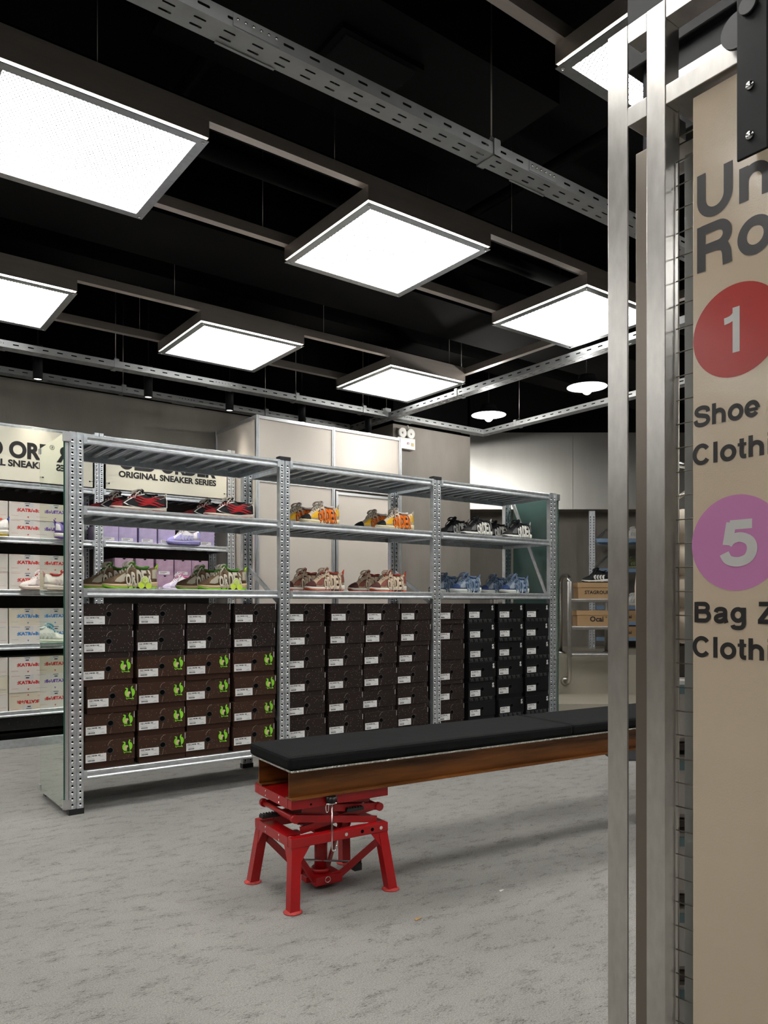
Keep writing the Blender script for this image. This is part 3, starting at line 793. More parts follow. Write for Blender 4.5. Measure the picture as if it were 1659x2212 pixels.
def sneaker(label, c, style='letters', text='ORDER', tag=False):
    """c: colours sole, outsole, upper, toe, letter, edge, lace, tongue, heel"""
    mm = {k: mat('shoe ' + k + ' ' + label, v, 0.6, spec=0.2) for k, v in c.items()}
    root = thing('sneaker', label, 'sneaker')
    N = 36
    def rings(fn, m, name, caps=True):
        b = MB(); RR = []
        for i in range(N + 1):
            t = i / N; RR.append([b.bm.verts.new(p) for p in fn(t)])
        fs = []; n = len(RR[0])
        for A, B in zip(RR, RR[1:]):
            for k in range(n): fs.append(b.bm.faces.new((A[k], A[(k + 1) % n], B[(k + 1) % n], B[k])))
        fs += [b.bm.faces.new(RR[0][::-1]), b.bm.faces.new(RR[-1])]
        b._tag(fs, m, True); return b.build(name, root)
    def outs(t):
        x = (t - 0.5) * SL; w_ = lerp(WT, t) * 1.04; z0 = lerp(RB, t); z1 = z0 + 0.009
        wav = 0.004 * math.sin(t * 26)
        return [(x, -w_ * .9, z0), (x, -w_, z0 + 0.003), (x, -w_ * 1.01, z1 + wav + 0.004), (x, w_ * 1.01, z1 + 0.004), (x, w_, z0 + 0.003), (x, w_ * .9, z0)]
    def sole(t):
        x = (t - 0.5) * (SL + 0.004); w_ = lerp(WT, t) * 1.08; z0 = lerp(RB, t) + 0.007; z1 = max(lerp(ST, t), z0 + 0.006)
        return [(x, -w_ * .93, z0), (x, -w_ * 1.0, (z0 * 2 + z1) / 3), (x, -w_ * 1.02, (z0 + 2 * z1) / 3), (x, -w_ * .95, z1), (x, w_ * .95, z1), (x, w_ * 1.02, (z0 + 2 * z1) / 3), (x, w_, (2 * z0 + z1) / 3), (x, w_ * .93, z0)]
    def upper(t):
        x = (t - 0.5) * SL * 0.985; zb = lerp(ST, t) - 0.004; h = lerp(HT, t); w_ = lerp(WT, t) * 0.98; pts = []
        for k in range(13):
            a = PI * k / 12; q = abs(math.sin(a)) ** 0.75
            pts.append((x, -w_ * (1 - q ** 2.3) ** 0.55 * (1 if k <= 6 else -1), zb + (h - zb) * q))
        return pts
    rings(outs, mm['outsole'], 'outsole'); rings(sole, mm['sole'], 'midsole'); rings(upper, mm['upper'], 'upper')
    # toe overlay
    b = MB(); RR = []
    for i in range(8):
        t = 0.005 + 0.165 * i / 7; x = (t - 0.5) * SL * 0.985 - 0.0015; zb = lerp(ST, t) - 0.002; w_ = lerp(WT, t) * 0.98 + 0.0018; H_ = lerp(HT, t) + 0.002; ring = []
        for k in range(13):
            q = abs(math.sin(PI * k / 12)) ** 0.75
            ring.append(b.bm.verts.new((x, (-1 if k <= 6 else 1) * w_ * (1 - q ** 2.3) ** 0.55, zb + (H_ - zb) * q)))
        RR.append(ring)
    fs = []
    for A, B in zip(RR, RR[1:]):
        for k in range(12): fs.append(b.bm.faces.new((A[k], A[k + 1], B[k + 1], B[k])))
    b._tag(fs, mm['toe'], True); b.build('toe_cap', root)
    # collar opening, tongue, laces, heel tab
    b = MB(); b.poly([(0.063 + 0.036 * math.cos(t), 0.026 * math.sin(t), 0.1195 + 0.004 * math.cos(t)) for t in [2 * PI * k / 20 for k in range(20)]], M['hole'])
    b.tube([(0.063 + 0.040 * math.cos(t), 0.029 * math.sin(t), 0.1175 + (0.008 if abs(math.cos(t)) > .6 else 0.002) * abs(math.cos(t))) for t in [2 * PI * k / 24 for k in range(24)]], 0.0065, mm['tongue'], 8, closed=True); b.build('collar', root)
    b = MB()
    b.tube([(-0.035, 0, 0.100), (-0.01, 0, 0.122), (0.012, 0, 0.142), (0.024, 0, 0.154)], [0.012, 0.015, 0.016, 0.010], mm['tongue'], 10); b.build('tongue', root)
    b = MB()
    for i in range(6):
        t = 0.30 + i * 0.046; x = (t - 0.5) * SL; z = lerp(HT, t)
        b.tube([(x, -0.022, z - 0.009), (x + 0.004, 0, z + 0.004), (x - 0.004 + 0.008, 0.022, z - 0.009)], 0.0042, mm['lace'], 6)
        b.tube([(x, -0.022, z - 0.009), (x + 0.006, 0, z + 0.007), (x + 0.016, 0.022, z - 0.004)], 0.0040, mm['lace'], 6)
    for s_ in (-1, 1):
        for e_, r_, q_ in ((0.0, 0.0040, 1.0), (0.007, 0.0036, 0.8)):
            lp = SM([(0.014 + e_, 0.0), (0.004 + e_, 0.018 * q_), (-0.014 + e_, 0.030 * q_), (-0.028 + e_, 0.034 * q_), (-0.030 + e_, 0.024), (-0.012 + e_, 0.014), (0.012 + e_, 0.0)], 4)
            zz = SM([(0, 0.140), (1, 0.149 + 0.004 * q_), (2, 0.151), (3, 0.138), (4, 0.126), (5, 0.130), (6, 0.139)], 4)
            b.tube([(x, s_ * y, zv[1]) for (x, y), zv in zip(lp, zz)], r_, mm['lace'], 7)
        b.tube([(0.016, 0, 0.138), (-0.004, s_ * 0.034, 0.138), (-0.030, s_ * 0.050, 0.108), (-0.036, s_ * 0.056, 0.085)], 0.0036, mm['lace'], 6)
    b.build('laces', root)
    b = MB().tube([(0.138, 0, 0.112), (0.149, 0, 0.132), (0.157, 0, 0.146), (0.153, 0, 0.122), (0.148, 0, 0.10)], 0.0045, mm['heel'], 6); b.build('heel_tab', root)
    acc = solid_shape([(-0.100, 0.040), (-0.085, 0.058), (-0.062, 0.074), (-0.040, 0.088), (-0.030, 0.080), (-0.045, 0.062), (-0.048, 0.042), (-0.070, 0.036)], mm['accent'], 0.0012, 0.0018)
    acc2 = solid_shape([(0.112, 0.060), (0.118, 0.108), (0.146, 0.116), (0.149, 0.060)], mm['accent'], 0.0008, 0.0014)
    link('side_panel', acc, root); link('heel_counter', acc2, root)
    if style == 'letters':
        parts = []; xs = [-0.030, 0.003, 0.034, 0.063, 0.094, 0.125]
        hs = [0.068, 0.078, 0.090, 0.092, 0.094, 0.0]
        for i, ch in enumerate(text):
            h = hs[i]
            for bold, off, m_, th in ((0.10, 0.0015, mm['edge'], 0.002), (0.045, 0.0036, mm['letter'], 0.0035)):
                me = text_mesh(ch, h, bold, th, width=0.0335 if bold > .05 else 0.0275, align='CENTER', m=m_, res=2)
                for v in me.vertices: v.co.x += xs[i] + 0.004 + (v.co.z - h / 2) * 0.0; v.co.z = v.co.z * (1.06 if bold > .05 else 1.0) + 0.0175 - (0.002 if bold > .05 else 0)
                parts.append((project(me, off), Matrix.Identity(4)))
        link('lettering', join_meshes(parts, 'lettering'), root)
    elif style == 'flame':
        parts = []
        base = [(-0.085, 0.052), (-0.060, 0.074), (-0.03, 0.096), (0.0, 0.110), (0.03, 0.120), (0.06, 0.112), (0.09, 0.096), (0.112, 0.092), (0.149, 0.112), (0.126, 0.080), (0.150, 0.076), (0.125, 0.060), (0.149, 0.040), (0.11, 0.040), (0.06, 0.026), (0.01, 0.026), (-0.04, 0.032), (-0.07, 0.040)]
        cx, cz = 0.05, 0.066
        parts.append((solid_shape([(cx + (x - cx) * 1.06, cz + (z - cz) * 1.12) for x, z in base], mm['edge'], 0.002), Matrix.Identity(4)))
        parts.append((solid_shape(base, mm['letter'], 0.0045), Matrix.Identity(4)))
        for k in range(4):
            o_ = k * 0.016
            n_ = 11 - (k % 2) * 2; up = [(-0.055 + 0.012 * k + i * 0.0165, 0.096 - o_ - 0.0004 * i + 0.009 * math.sin(i * 0.9 + k * 1.3)) for i in range(n_)]
            pts = [(x, min(z + 0.0015 + 0.0045 * math.sin(PI * (i_ + .5) / n_), 0.112)) for i_, (x, z) in enumerate(up)] + [(x, z - 0.0015 - 0.0045 * math.sin(PI * (i_ + .5) / n_)) for i_, (x, z) in list(enumerate(up))[::-1]]
            parts.append((solid_shape(pts, mm['lace2'], 0.0072, 0.0015), Matrix.Identity(4)))
        link('flame_overlay', join_meshes(parts, 'flame_overlay'), root)
    elif style == 'swirl':
        parts = []
        for k in range(4):
            pts2 = [(-0.02 + k * 0.03 + 0.022 * math.cos(R(a)), 0.058 + 0.024 * math.sin(R(a))) for a in range(60, 300, 24)]
            pts = pts2 + [(x + 0.006, z * 0.94 + 0.003) for x, z in pts2[::-1]]
            parts.append((solid_shape(pts, mm['letter'], 0.002, 0.002), Matrix.Identity(4)))
        link('overlay', join_meshes(parts, 'overlay'), root)
    if tag:
        b = MB(); y = -0.066; cx, cz = 0.062, 0.040
        def disc(x, z, r, m, yy):
            b.poly([(cx + x + r * math.cos(2 * PI * k / 18), yy, cz + z + r * math.sin(2 * PI * k / 18)) for k in range(18)], m, (0, 0.0008, 0))
        ll = mat('lime tag', (0.62, 0.80, 0.06), 0.5)
        disc(0, 0.008, 0.022, M['white_paper'], y); disc(0, 0.008, 0.019, ll, y - 0.001); disc(0, 0.008, 0.012, M['white_paper'], y - 0.002); disc(0, 0.008, 0.008, ll, y - 0.003)
        disc(-0.020, -0.020, 0.018, ll, y); disc(0.020, -0.022, 0.018, ll, y)
        b.build('hang_tag', root)
        MB().tube([(0.01, -0.01, 0.124), (0.03, -0.055, 0.10), (0.055, y, 0.07)], 0.0008, M['white_paper'], 5).build('tag_string', root)
    return root
W_ = (0.78, 0.75, 0.68)
def cw(sole, outsole, upper, toe, letter, edge, lace, tongue, heel, lace2=(0.5, 0.02, 0.02), accent=None):
    return dict(accent=accent or toe, sole=sole, outsole=outsole, upper=upper, toe=toe, letter=letter, edge=edge, lace=lace, tongue=tongue, heel=heel, lace2=lace2)
K = (0.012, 0.012, 0.014)
colours = {
 'flame': ('black and red flame sneaker', cw((0.78, 0.70, 0.58), (0.38, 0.02, 0.025), (0.05, 0.025, 0.022), (0.22, 0.015, 0.018), K, (0.8, 0.78, 0.74), (0.62, 0.56, 0.5), K, (0.7, 0.66, 0.6), (0.40, 0.015, 0.02), (0.04, 0.02, 0.018)), 'flame'),
 'olive': ('olive and lime sneaker', cw((0.58, 0.44, 0.26), (0.30, 0.72, 0.03), (0.17, 0.11, 0.06), (0.11, 0.07, 0.04), (0.68, 0.62, 0.52), (0.09, 0.06, 0.03), (0.50, 0.46, 0.38), (0.06, 0.22, 0.02), (0.45, 0.75, 0.05), accent=(0.42, 0.38, 0.30)), 'letters'),
 'orange': ('orange lettered cream sneaker', cw((0.80, 0.70, 0.46), (0.74, 0.64, 0.42), (0.70, 0.58, 0.44), K, (0.90, 0.19, 0.01), (0.10, 0.03, 0.03), (0.42, 0.36, 0.28), (0.72, 0.68, 0.66), (0.7, 0.62, 0.5), accent=(0.78, 0.44, 0.02)), 'letters'),
 'beige': ('beige and maroon sneaker', cw((0.78, 0.73, 0.66), (0.70, 0.13, 0.05), (0.52, 0.40, 0.28), (0.09, 0.03, 0.025), (0.74, 0.60, 0.45), (0.09, 0.03, 0.025), (0.56, 0.46, 0.36), (0.30, 0.06, 0.04), (0.62, 0.08, 0.04), accent=(0.22, 0.07, 0.05)), 'letters'),
 'black': ('black and white lettered sneaker', cw((0.78, 0.76, 0.70), (0.03, 0.03, 0.03), K, (0.03, 0.028, 0.028), (0.76, 0.74, 0.68), K, K, K, (0.6, 0.6, 0.58), accent=(0.10, 0.10, 0.10)), 'letters'),
 'blue': ('slate blue lettered sneaker', cw((0.68, 0.70, 0.64), (0.58, 0.60, 0.54), (0.11, 0.155, 0.215), (0.02, 0.04, 0.12), (0.20, 0.275, 0.38), (0.02, 0.05, 0.15), (0.12, 0.165, 0.23), (0.12, 0.17, 0.27), (0.15, 0.25, 0.45), accent=(0.24, 0.28, 0.33)), 'letters'),
}
sp = {}
def place_pair(key, uF, z, desc, v=RV + 0.105, dx=-0.075, dv=0.155, tag=False, rot=0, group='sneakers displayed on the rack'):
    for which in (0, 1):
        nm = colours[key][0]
        k2 = (key, which == 0 and tag)
        if k2 not in sp:
            o = sneaker(nm, colours[key][1], colours[key][2], tag=k2[1]); sp[k2] = o
        else: o = copy_tree(sp[k2])
        lab = '%s, %s of the pair %s' % (nm, 'nearer' if which == 0 else 'farther', desc)
        o.location = (uF if which == 0 else uF + dx, v + (0 if which == 0 else dv), z)
        o.rotation_euler = (0, 0, R(rot + (0 if which == 0 else -2)))
        o['label'] = lab; o['group'] = group
        if key == 'flame': o.scale = (1.03, 1, 0.82)
place_pair('flame', 1.492, L2, 'at the left of the upper shelf', rot=-2)
place_pair('flame', 2.045, L2, 'right of the other flame pair', rot=-1)
place_pair('olive', 1.445, L1, 'at the left of the lower shelf', tag=True)
place_pair('olive', 2.005, L1, 'right of the other lime pair', tag=True, rot=-3)
place_pair('orange', 2.695, L2, 'at the left of the middle bay', rot=3)
place_pair('orange', 3.320, L2, 'at the right of the middle bay', rot=-6)
place_pair('beige', 2.735, L1, 'at the left of the middle bay', rot=3)
place_pair('beige', 3.262, L1, 'at the right of the middle bay')
place_pair('black', 4.115, L2, 'at the left of the right bay', dx=-0.10)
place_pair('black', 4.560, L2, 'beside the teal mirror back', dx=-0.10)
place_pair('blue', 4.000, L1, 'at the left of the right bay', rot=2)
place_pair('blue', 4.530, L1, 'beside the teal mirror back')

# ---------------------------------------------------------------- shelving along the back wall
BU = [-1.70, -0.50, 0.70, 1.90, 3.074]
BV = 6.43; BDp = 0.44
BL = (0.285, 0.800, 1.216, 1.622, 2.047, 2.485)
wallrack = thing('back_shelving', 'tall galvanised shelving filled with shoe boxes along the back wall', 'shelving rack')
shelving(wallrack, BU, BV, BDp, BL, 2.49, UP25, False, braces=False)
b = MB()
for a, c in zip(BU, BU[1:]): b.box(a + 0.037, c - 0.037, BV + BDp - 0.020, BV + BDp - 0.006, 0.30, 2.44, M['darkback'])
b.build('back_panel', wallrack)
for a, c in zip(BU[:-1], BU[1:]):
    MB().box(a + 0.04, c - 0.04, BV + 0.012, BV + 0.03, 0.135, 0.236, M['granite']).build('kick_board', wallrack)
    MB().poly([(a + 0.04, BV + 0.012, 0.068), (c - 0.04, BV + 0.012, 0.068), (c - 0.04, BV + 0.060, 0.134), (a + 0.04, BV + 0.060, 0.134)], M['mirror'], (0, 0.004, -0.003)).build('kick_mirror', wallrack)
    MB().box(a + 0.04, c - 0.04, BV - 0.004, BV + 0.010, 0.0, 0.066, M['galv'], 0.003).build('skirting_rail', wallrack)

# header signs
def header(u0, u1, lab):
    t = thing('sign_board', lab, 'sign', (u0, BV - 0.016, 2.052), 0, 'cream header signs above the wall shelves')
    Wd = u1 - u0
    MB().box(0, Wd, 0, 0.008, 0, 0.405, M['cream'], 0.001).build('board', t)
    cx = Wd / 2
    tt = [(text_mesh('OLD ORDER', 0.122, 0.045, width=0.86, align='CENTER', m=M['ink'], space=1.0, res=8), T((cx, -0.001, 0.181))),
          (text_mesh('ORIGINAL SNEAKER SERIES', 0.050, 0.045, width=0.865, align='CENTER', m=M['ink'], res=5), T((cx, -0.001, 0.108))),
          (text_mesh('R', 0.020, 0.02, width=0.014, align='CENTER', m=M['ink']), T((cx + 0.462, -0.001, 0.276)))]
    rb = MB(); rp = [(cx + 0.462 + 0.017 * math.cos(R(a)), 0.286 + 0.017 * math.sin(R(a))) for a in range(0, 361, 24)]
    ribbon(rb, rp, 0.003, M['ink'], -0.001); tt.append((rb.mesh('r'), Matrix.Identity(4)))
    link('lettering', join_meshes(tt, 'lettering'), t)
    for x in (0.025, Wd - 0.025):
        s_ = -1 if x < 0.1 else 1
        MB().lathe([(0.0001, 0), (0.006, 0)], M['hole'], 10).tube([(0, 0, 0.001), (s_ * 0.05, 0.0, 0.006)], 0.0015, M['black_plastic'], 5).build('cable_tie', t, loc=(x, -0.002, 0.045)).rotation_euler = (PI / 2, 0, 0)
header(-0.455, 0.655, 'cream header sign seen only in the mirror')
header(0.755, 1.845, 'cream header sign at the left edge, half hidden by the mirror')
header(1.950, 3.022, 'cream header sign seen through the rack under its top shelf')
header(-1.655, -0.545, 'cream header sign of the shelving bay farthest left')

# boxes on the wall shelves
def wbox(kind, W, H=0.136, ink='red_ink', flip=False):
    root = thing('shoe_box', '', 'shoe box')
    m = {'white': M['whitebox'], 'cream': M['creambox'], 'lav': M['lavbox'], 'pink': M['pinkbox']}[kind]
    D = 0.33
    if kind in ('white', 'cream'):
        MB().box(-W / 2, W / 2, 0, D, 0, H, m, 0.0012).build('carton', root)
        pr = [(text_mesh(':KATR/oB:', 0.025, 0.05, width=W * 0.60, align='CENTER', m=M[ink], res=1), T((0.0, -0.001, H * 0.47)))]
        b = MB()
        b.poly([(-0.007, -0.0008, H * 0.20), (0.007, -0.0008, H * 0.20), (0.0, -0.0008, H * 0.10)], M[ink])
        for x0, x1, z in ((-0.44, -0.22, 0.93), (0.25, 0.44, 0.93), (-0.44, -0.26, 0.22), (0.22, 0.46, 0.2)):
            b.box(W * x0, W * x1, -0.0008, -0.0003, H * z, H * z + 0.0012, M[ink])
        b.box(-0.028, 0.038, -0.0011, -0.0003, H * 0.74, H * 0.98, M['faint'])
        b.box(-0.024, 0.014, -0.0014, -0.0010, H * 0.92, H * 0.95, M['ink']); b.box(-0.018, 0.006, -0.0014, -0.0010, H * 0.79, H * 0.85, M['ink'])
        pr.append((b.mesh('q'), Matrix.Identity(4)))
        me = join_meshes(pr, 'print')
        if flip: me.transform(T((0, 0, H)) @ Matrix.Rotation(PI, 4, 'Y'))
        link('print', me, root)
    else:
        MB().box(-W / 2, W / 2, 0, D, 0, H, m, 0.0012).build('carton', root)
        MB().poly([(0.013 * math.cos(R(a)), -0.0006, H - 0.001 + 0.011 * math.sin(R(a))) for a in range(180, 361, 20)], M['hole']).build('thumb_notch', root)
        MB().box(-W * 0.36, W * 0.28, -0.0008, -0.0002, 0.008, 0.034, M['white_paper']).box(-W * 0.3, W * 0.1, -0.0011, -0.0008, 0.024, 0.028, M['ink']).box(-W * 0.3, 0, -0.0011, -0.0008, 0.013, 0.018, M['grey_print']).build('label', root)
    return root
wb = {}
SHN = {1: 'lowest', 2: 'second lowest', 3: 'middle', 4: 'upper'}
def put_wbox(kind, W, ink, flip, loc, lab, group):
    key = (kind, round(W, 2), ink, flip)
    if key not in wb: o = wb[key] = wbox(kind, W, 0.136, ink, flip)
    else: o = copy_tree(wb[key])
    o.location = loc; o.rotation_euler = (0, 0, R(rnd.uniform(-0.7, 0.7))); o['label'] = lab; o['group'] = group
    return o
INK = {'red_ink': 'red', 'blue_ink': 'blue', 'purple_ink': 'purple'}
def white_fill(bay, xs, shelf, nrow, inks, offs=0):
    z = BL[shelf - 1]
    for ci, x in enumerate(xs):
        for r_ in range(nrow):
            ink = inks(ci, r_); fl = (bay == 'left-hand' and shelf == 1 and r_ == 0 and ci == 1)
            kd = 'cream' if (ci * 7 + r_ * 3 + shelf) % 4 == 0 or fl else 'white'
            put_wbox(kd, 0.272, ink, fl, (x, BV + 0.012 + rnd.uniform(0, .01), z + r_ * 0.1365),
                     '%s %s-printed shoe box%s, row %s up, %s across, %s wall shelf, %s bay' % ('cream' if kd == 'cream' else 'white', INK[ink], ' upside down' if fl else '', ('one', 'two', 'three')[r_], SHN[shelf], COLN[ci], bay), 'printed shoe boxes on the wall shelves')
X2 = [0.895, 1.106 - 0.01 + 0.0, 1.366, 1.70]
X2 = [1.075, 1.366, 1.655]; X2 = [0.80 + 0.09, 1.087 + 0.0, 1.366, 1.648]
X2 = [1.085, 1.366, 1.650]
X1 = [-0.30, -0.02, 0.26, 0.53]; 
f1 = lambda c, r_: 'red_ink'
f2 = lambda c, r_: ('blue_ink' if c == 1 else ('red_ink', 'purple_ink')[(1 - r_) % 2] if c == 0 else 'red_ink')
white_fill('left-hand', X2, 1, 3, lambda c, r_: 'blue_ink' if (c, r_) == (0, 1) else 'red_ink')
white_fill('left-hand', X2, 2, 2, f2)
white_fill('left-hand', X2, 3, 2, f1)
white_fill('left-hand', X2[:2] + [X2[2]], 4, 2, f1)
mm_ = [(1, 3, lambda c, r_: 'purple_ink' if r_ == 1 else 'red_ink'), (2, 2, lambda c, r_: 'blue_ink'), (3, 2, f1), (4, 2, lambda c, r_: 'purple_ink')]
for sh_, n_, f_ in mm_: white_fill('mirrored', X1, sh_, n_, f_)
for x, lab in ((1.985, 'first'), (2.140, 'second'), (2.310, 'third'), (2.475, 'fourth'), (2.840, 'rightmost, apart from the others')):
    put_wbox('lav', 0.152, 'red_ink', False, (x, BV + 0.012, BL[3]), 'lavender marbled shoe box on the upper wall shelf, %s from the left' % lab if lab != 'rightmost, apart from the others' else 'lavender marbled shoe box on the upper wall shelf, standing apart on the right', 'marbled shoe boxes on the wall shelves')
for r_ in range(2):
    for k, x in enumerate((1.985, 2.108, 2.284, 2.458, 2.621, 2.778)):
        if r_ == 1 and k == 0: continue
        put_wbox('pink', 0.152 if k else 0.09, 'red_ink', False, (x, BV + 0.012, BL[2] + r_ * 0.1365), 'pink marbled shoe box, %s row on the wall shelf, %s from the left' % (('lower', 'upper')[r_], ('first', 'second', 'third', 'fourth', 'fifth', 'sixth')[k]), 'marbled shoe boxes on the wall shelves')

# sneakers on the wall shelves
cwhite = cw(W_, (0.7, 0.62, 0.5), (0.76, 0.74, 0.70), (0.80, 0.78, 0.74), (0.55, 0.55, 0.53), (0.6, 0.6, 0.6), (0.8, 0.8, 0.78), (0.75, 0.72, 0.7), (0.3, 0.1, 0.1))
extra = {
 'w1': ('white sneaker with red and yellow trim', cw(W_, (0.80, 0.60, 0.05), (0.74, 0.72, 0.69), (0.78, 0.76, 0.72), (0.55, 0.52, 0.50), W_, (0.75, 0.1, 0.06), (0.7, 0.1, 0.06), (0.05, 0.1, 0.4))),
 'w2': ('pale pink and white sneaker', cw((0.8, 0.7, 0.62), (0.75, 0.6, 0.5), (0.78, 0.68, 0.62), (0.8, 0.74, 0.7), (0.6, 0.5, 0.48), W_, (0.8, 0.76, 0.74), (0.6, 0.05, 0.05), (0.7, 0.3, 0.3))),
 'w3': ('mint and white sneaker', cw((0.72, 0.76, 0.62), (0.5, 0.72, 0.6), (0.74, 0.75, 0.68), (0.78, 0.78, 0.7), (0.58, 0.62, 0.56), W_, (0.2, 0.45, 0.55), (0.6, 0.7, 0.7), (0.3, 0.6, 0.7))),
 'w4': ('white and purple sneaker', cw(W_, (0.2, 0.1, 0.4), (0.2, 0.12, 0.42), (0.7, 0.68, 0.7), (0.7, 0.68, 0.7), W_, (0.2, 0.12, 0.4), (0.15, 0.08, 0.35), (0.15, 0.08, 0.35))),
 'lv': ('lavender and white sneaker', cw((0.36, 0.34, 0.66), (0.30, 0.28, 0.6), (0.74, 0.72, 0.76), (0.36, 0.34, 0.66), (0.42, 0.40, 0.7), W_, (0.75, 0.72, 0.74), (0.7, 0.66, 0.7), (0.05, 0.35, 0.4))),
 'pk': ('pale lilac sneaker with dark trim', cw((0.62, 0.56, 0.70), (0.56, 0.5, 0.68), (0.76, 0.72, 0.76), (0.6, 0.54, 0.7), (0.12, 0.03, 0.06), W_, (0.7, 0.66, 0.7), (0.7, 0.2, 0.4), (0.5, 0.2, 0.3))),
 'bw': ('black and white low sneaker', cw((0.82, 0.80, 0.76), (0.03, 0.03, 0.03), K, (0.02, 0.02, 0.022), (0.75, 0.73, 0.7), K, (0.02, 0.02, 0.02), K, K)),
 'bg': ('cream sneaker', cwhite),
 'cm': ('olive camouflage sneaker', cw((0.3, 0.3, 0.2), (0.1, 0.1, 0.06), (0.10, 0.11, 0.06), (0.06, 0.07, 0.04), (0.2, 0.22, 0.1), K, (0.1, 0.1, 0.06), (0.1, 0.1, 0.06), K)),
}
def lone(key, loc, where, rz=0, cat=None, style='swirl', scale=1):
    o = sneaker(extra[key][0] + ' ' + where, extra[key][1], style); o.location = loc; o.rotation_euler = (0, 0, rz); o.scale = (scale,) * 3
    o['group'] = 'sneakers on the background shelves'
    return o
lone('w1', (1.06, BV - 0.075 + 0.02, BL[3]), 'on the upper wall shelf at the left edge')
lone('w2', (1.44, BV - 0.07 + 0.02, BL[2]), 'on the wall shelf left of the mirror')
lone('w3', (0.60, BV - 0.07 + 0.02, BL[1]), 'seen in the mirror on a low wall shelf')
lone('w4', (0.40, BV - 0.07 + 0.02, BL[3]), 'seen in the mirror on the upper wall shelf')
lone('w2', (0.48, BV - 0.07 + 0.02, BL[2]), 'seen only in the mirror')
lone('lv', (2.62, BV - 0.0, BL[3]), 'on the upper wall shelf behind the rack')
lone('pk', (2.56, BV - 0.06, BL[2]), 'on the wall shelf behind the lime sneakers')

# ---------------------------------------------------------------- fitting cubicle of white panels
cub = thing('fitting_cubicle', 'warm white panelled cubicle with aluminium edges behind the rack', 'cubicle', (3.133, 6.04, 0))
CW, CDp, CH = 1.575, 0.85, 2.755
def extr(b, p, q, w_=0.03):
    x0, x1 = sorted((p[0], q[0])); y0, y1 = sorted((p[1], q[1])); z0, z1 = sorted((p[2], q[2]))
    h = w_ / 2
    b.box(x0 - h, x1 + h, y0 - h, y1 + h, z0 - (h if z0 == z1 else 0), z1 + (h if z0 == z1 else 0), M['alu'])
for nm, x in (('post', 0), ('post', 0.785), ('post', CW)):
    b = MB(); extr(b, (x, 0, 0), (x, 0, CH)); 
    b.box(x - 0.004, x + 0.004, -0.019, -0.0152, 0, CH, M['galv_dull']); b.build('post', cub)
b = MB(); extr(b, (0, CDp - 0.02, 0), (0, CDp - 0.02, CH)); b.build('post', cub)
for z in (CH - 0.015, 2.19):
    b = MB(); b.box(0.015, 0.77, -0.012, 0.012, z - 0.014, z + 0.014, M['alu']).box(0.80, CW - 0.015, -0.012, 0.012, z - 0.014, z + 0.014, M['alu']); b.build('rail', cub)
MB().box(-0.012, 0.012, 0.015, CDp - 0.035, CH - 0.03, CH, M['alu']).build('rail', cub)
MB().box(0.015, 0.77, -0.003, 0.003, 0, 2.176, M['panel']).box(0.015, 0.77, -0.003, 0.003, 2.204, CH - 0.03, M['panel']).box(0.80, CW - 0.015, -0.003, 0.003, 2.204, CH - 0.03, M['panel']).build('panel', cub)
MB().box(-0.003, 0.003, 0.015, CDp - 0.035, 0, CH - 0.03, M['panel']).build('panel', cub)
d = MB().box(0.84, CW - 0.04, -0.008, 0.0, 0.02, 2.13, M['panel']).build('door', cub)
b = MB()
for a in ((0.812, 0.838, 0.01, 2.16), (CW - 0.038, CW - 0.017, 0.01, 2.16)): b.box(a[0], a[1], -0.016, 0.008, a[2], a[3], M['alu'])
b.box(0.838, CW - 0.038, -0.016, 0.008, 2.13, 2.155, M['alu']); b.build('door_frame', d)
MB().cyl((1.45, -0.012, 1.0), (1.45, -0.05, 1.0), 0.012, M['alu']).build('door_knob', d)

# emergency light on the pier
e = thing('emergency_light', 'white twin-head emergency light on the concrete pier', 'emergency light', (4.95, 6.28, 2.705))
MB().box(-0.12, 0.11, -0.055, 0, 0, 0.115, M['white_abs'], 0.004).build('battery_case', e)
for x in (-0.055, 0.055):
    h = MB()
    h.tube([(x, -0.028, 0.165), (x, -0.034, 0.165), (x, -0.052, 0.162), (x, -0.058, 0.162)], [0.03, 0.052, 0.054, 0.046], M['white_abs'], 20)
    h.ball((x, -0.059, 0.162), 0.012, M['white_abs']); h = h.build('lamp_head', e)
    MB().cyl((x, -0.03, 0.112), (x, -0.03, 0.14), 0.010, M['white_abs'], 10).build('swivel', h)
MB().box(0.0, 0.03, -0.0575, -0.055, 0.048, 0.068, mat('dark red sticker', (0.25, 0.03, 0.05), 0.5)).box(0.004, 0.026, -0.0582, -0.0575, 0.052, 0.060, M['white_paper']).build('sticker', e)
MB().box(0.055, 0.09, -0.0575, -0.055, 0.035, 0.070, mat('yellow sticker', (0.6, 0.5, 0.2), 0.5)).build('sticker', e)
MB().tube([(0.06, -0.02, 0.21), (0.05, -0.01, 0.26), (0.03, -0.01, 0.25)], 0.003, M['white_abs'], 6).build('cable', e)

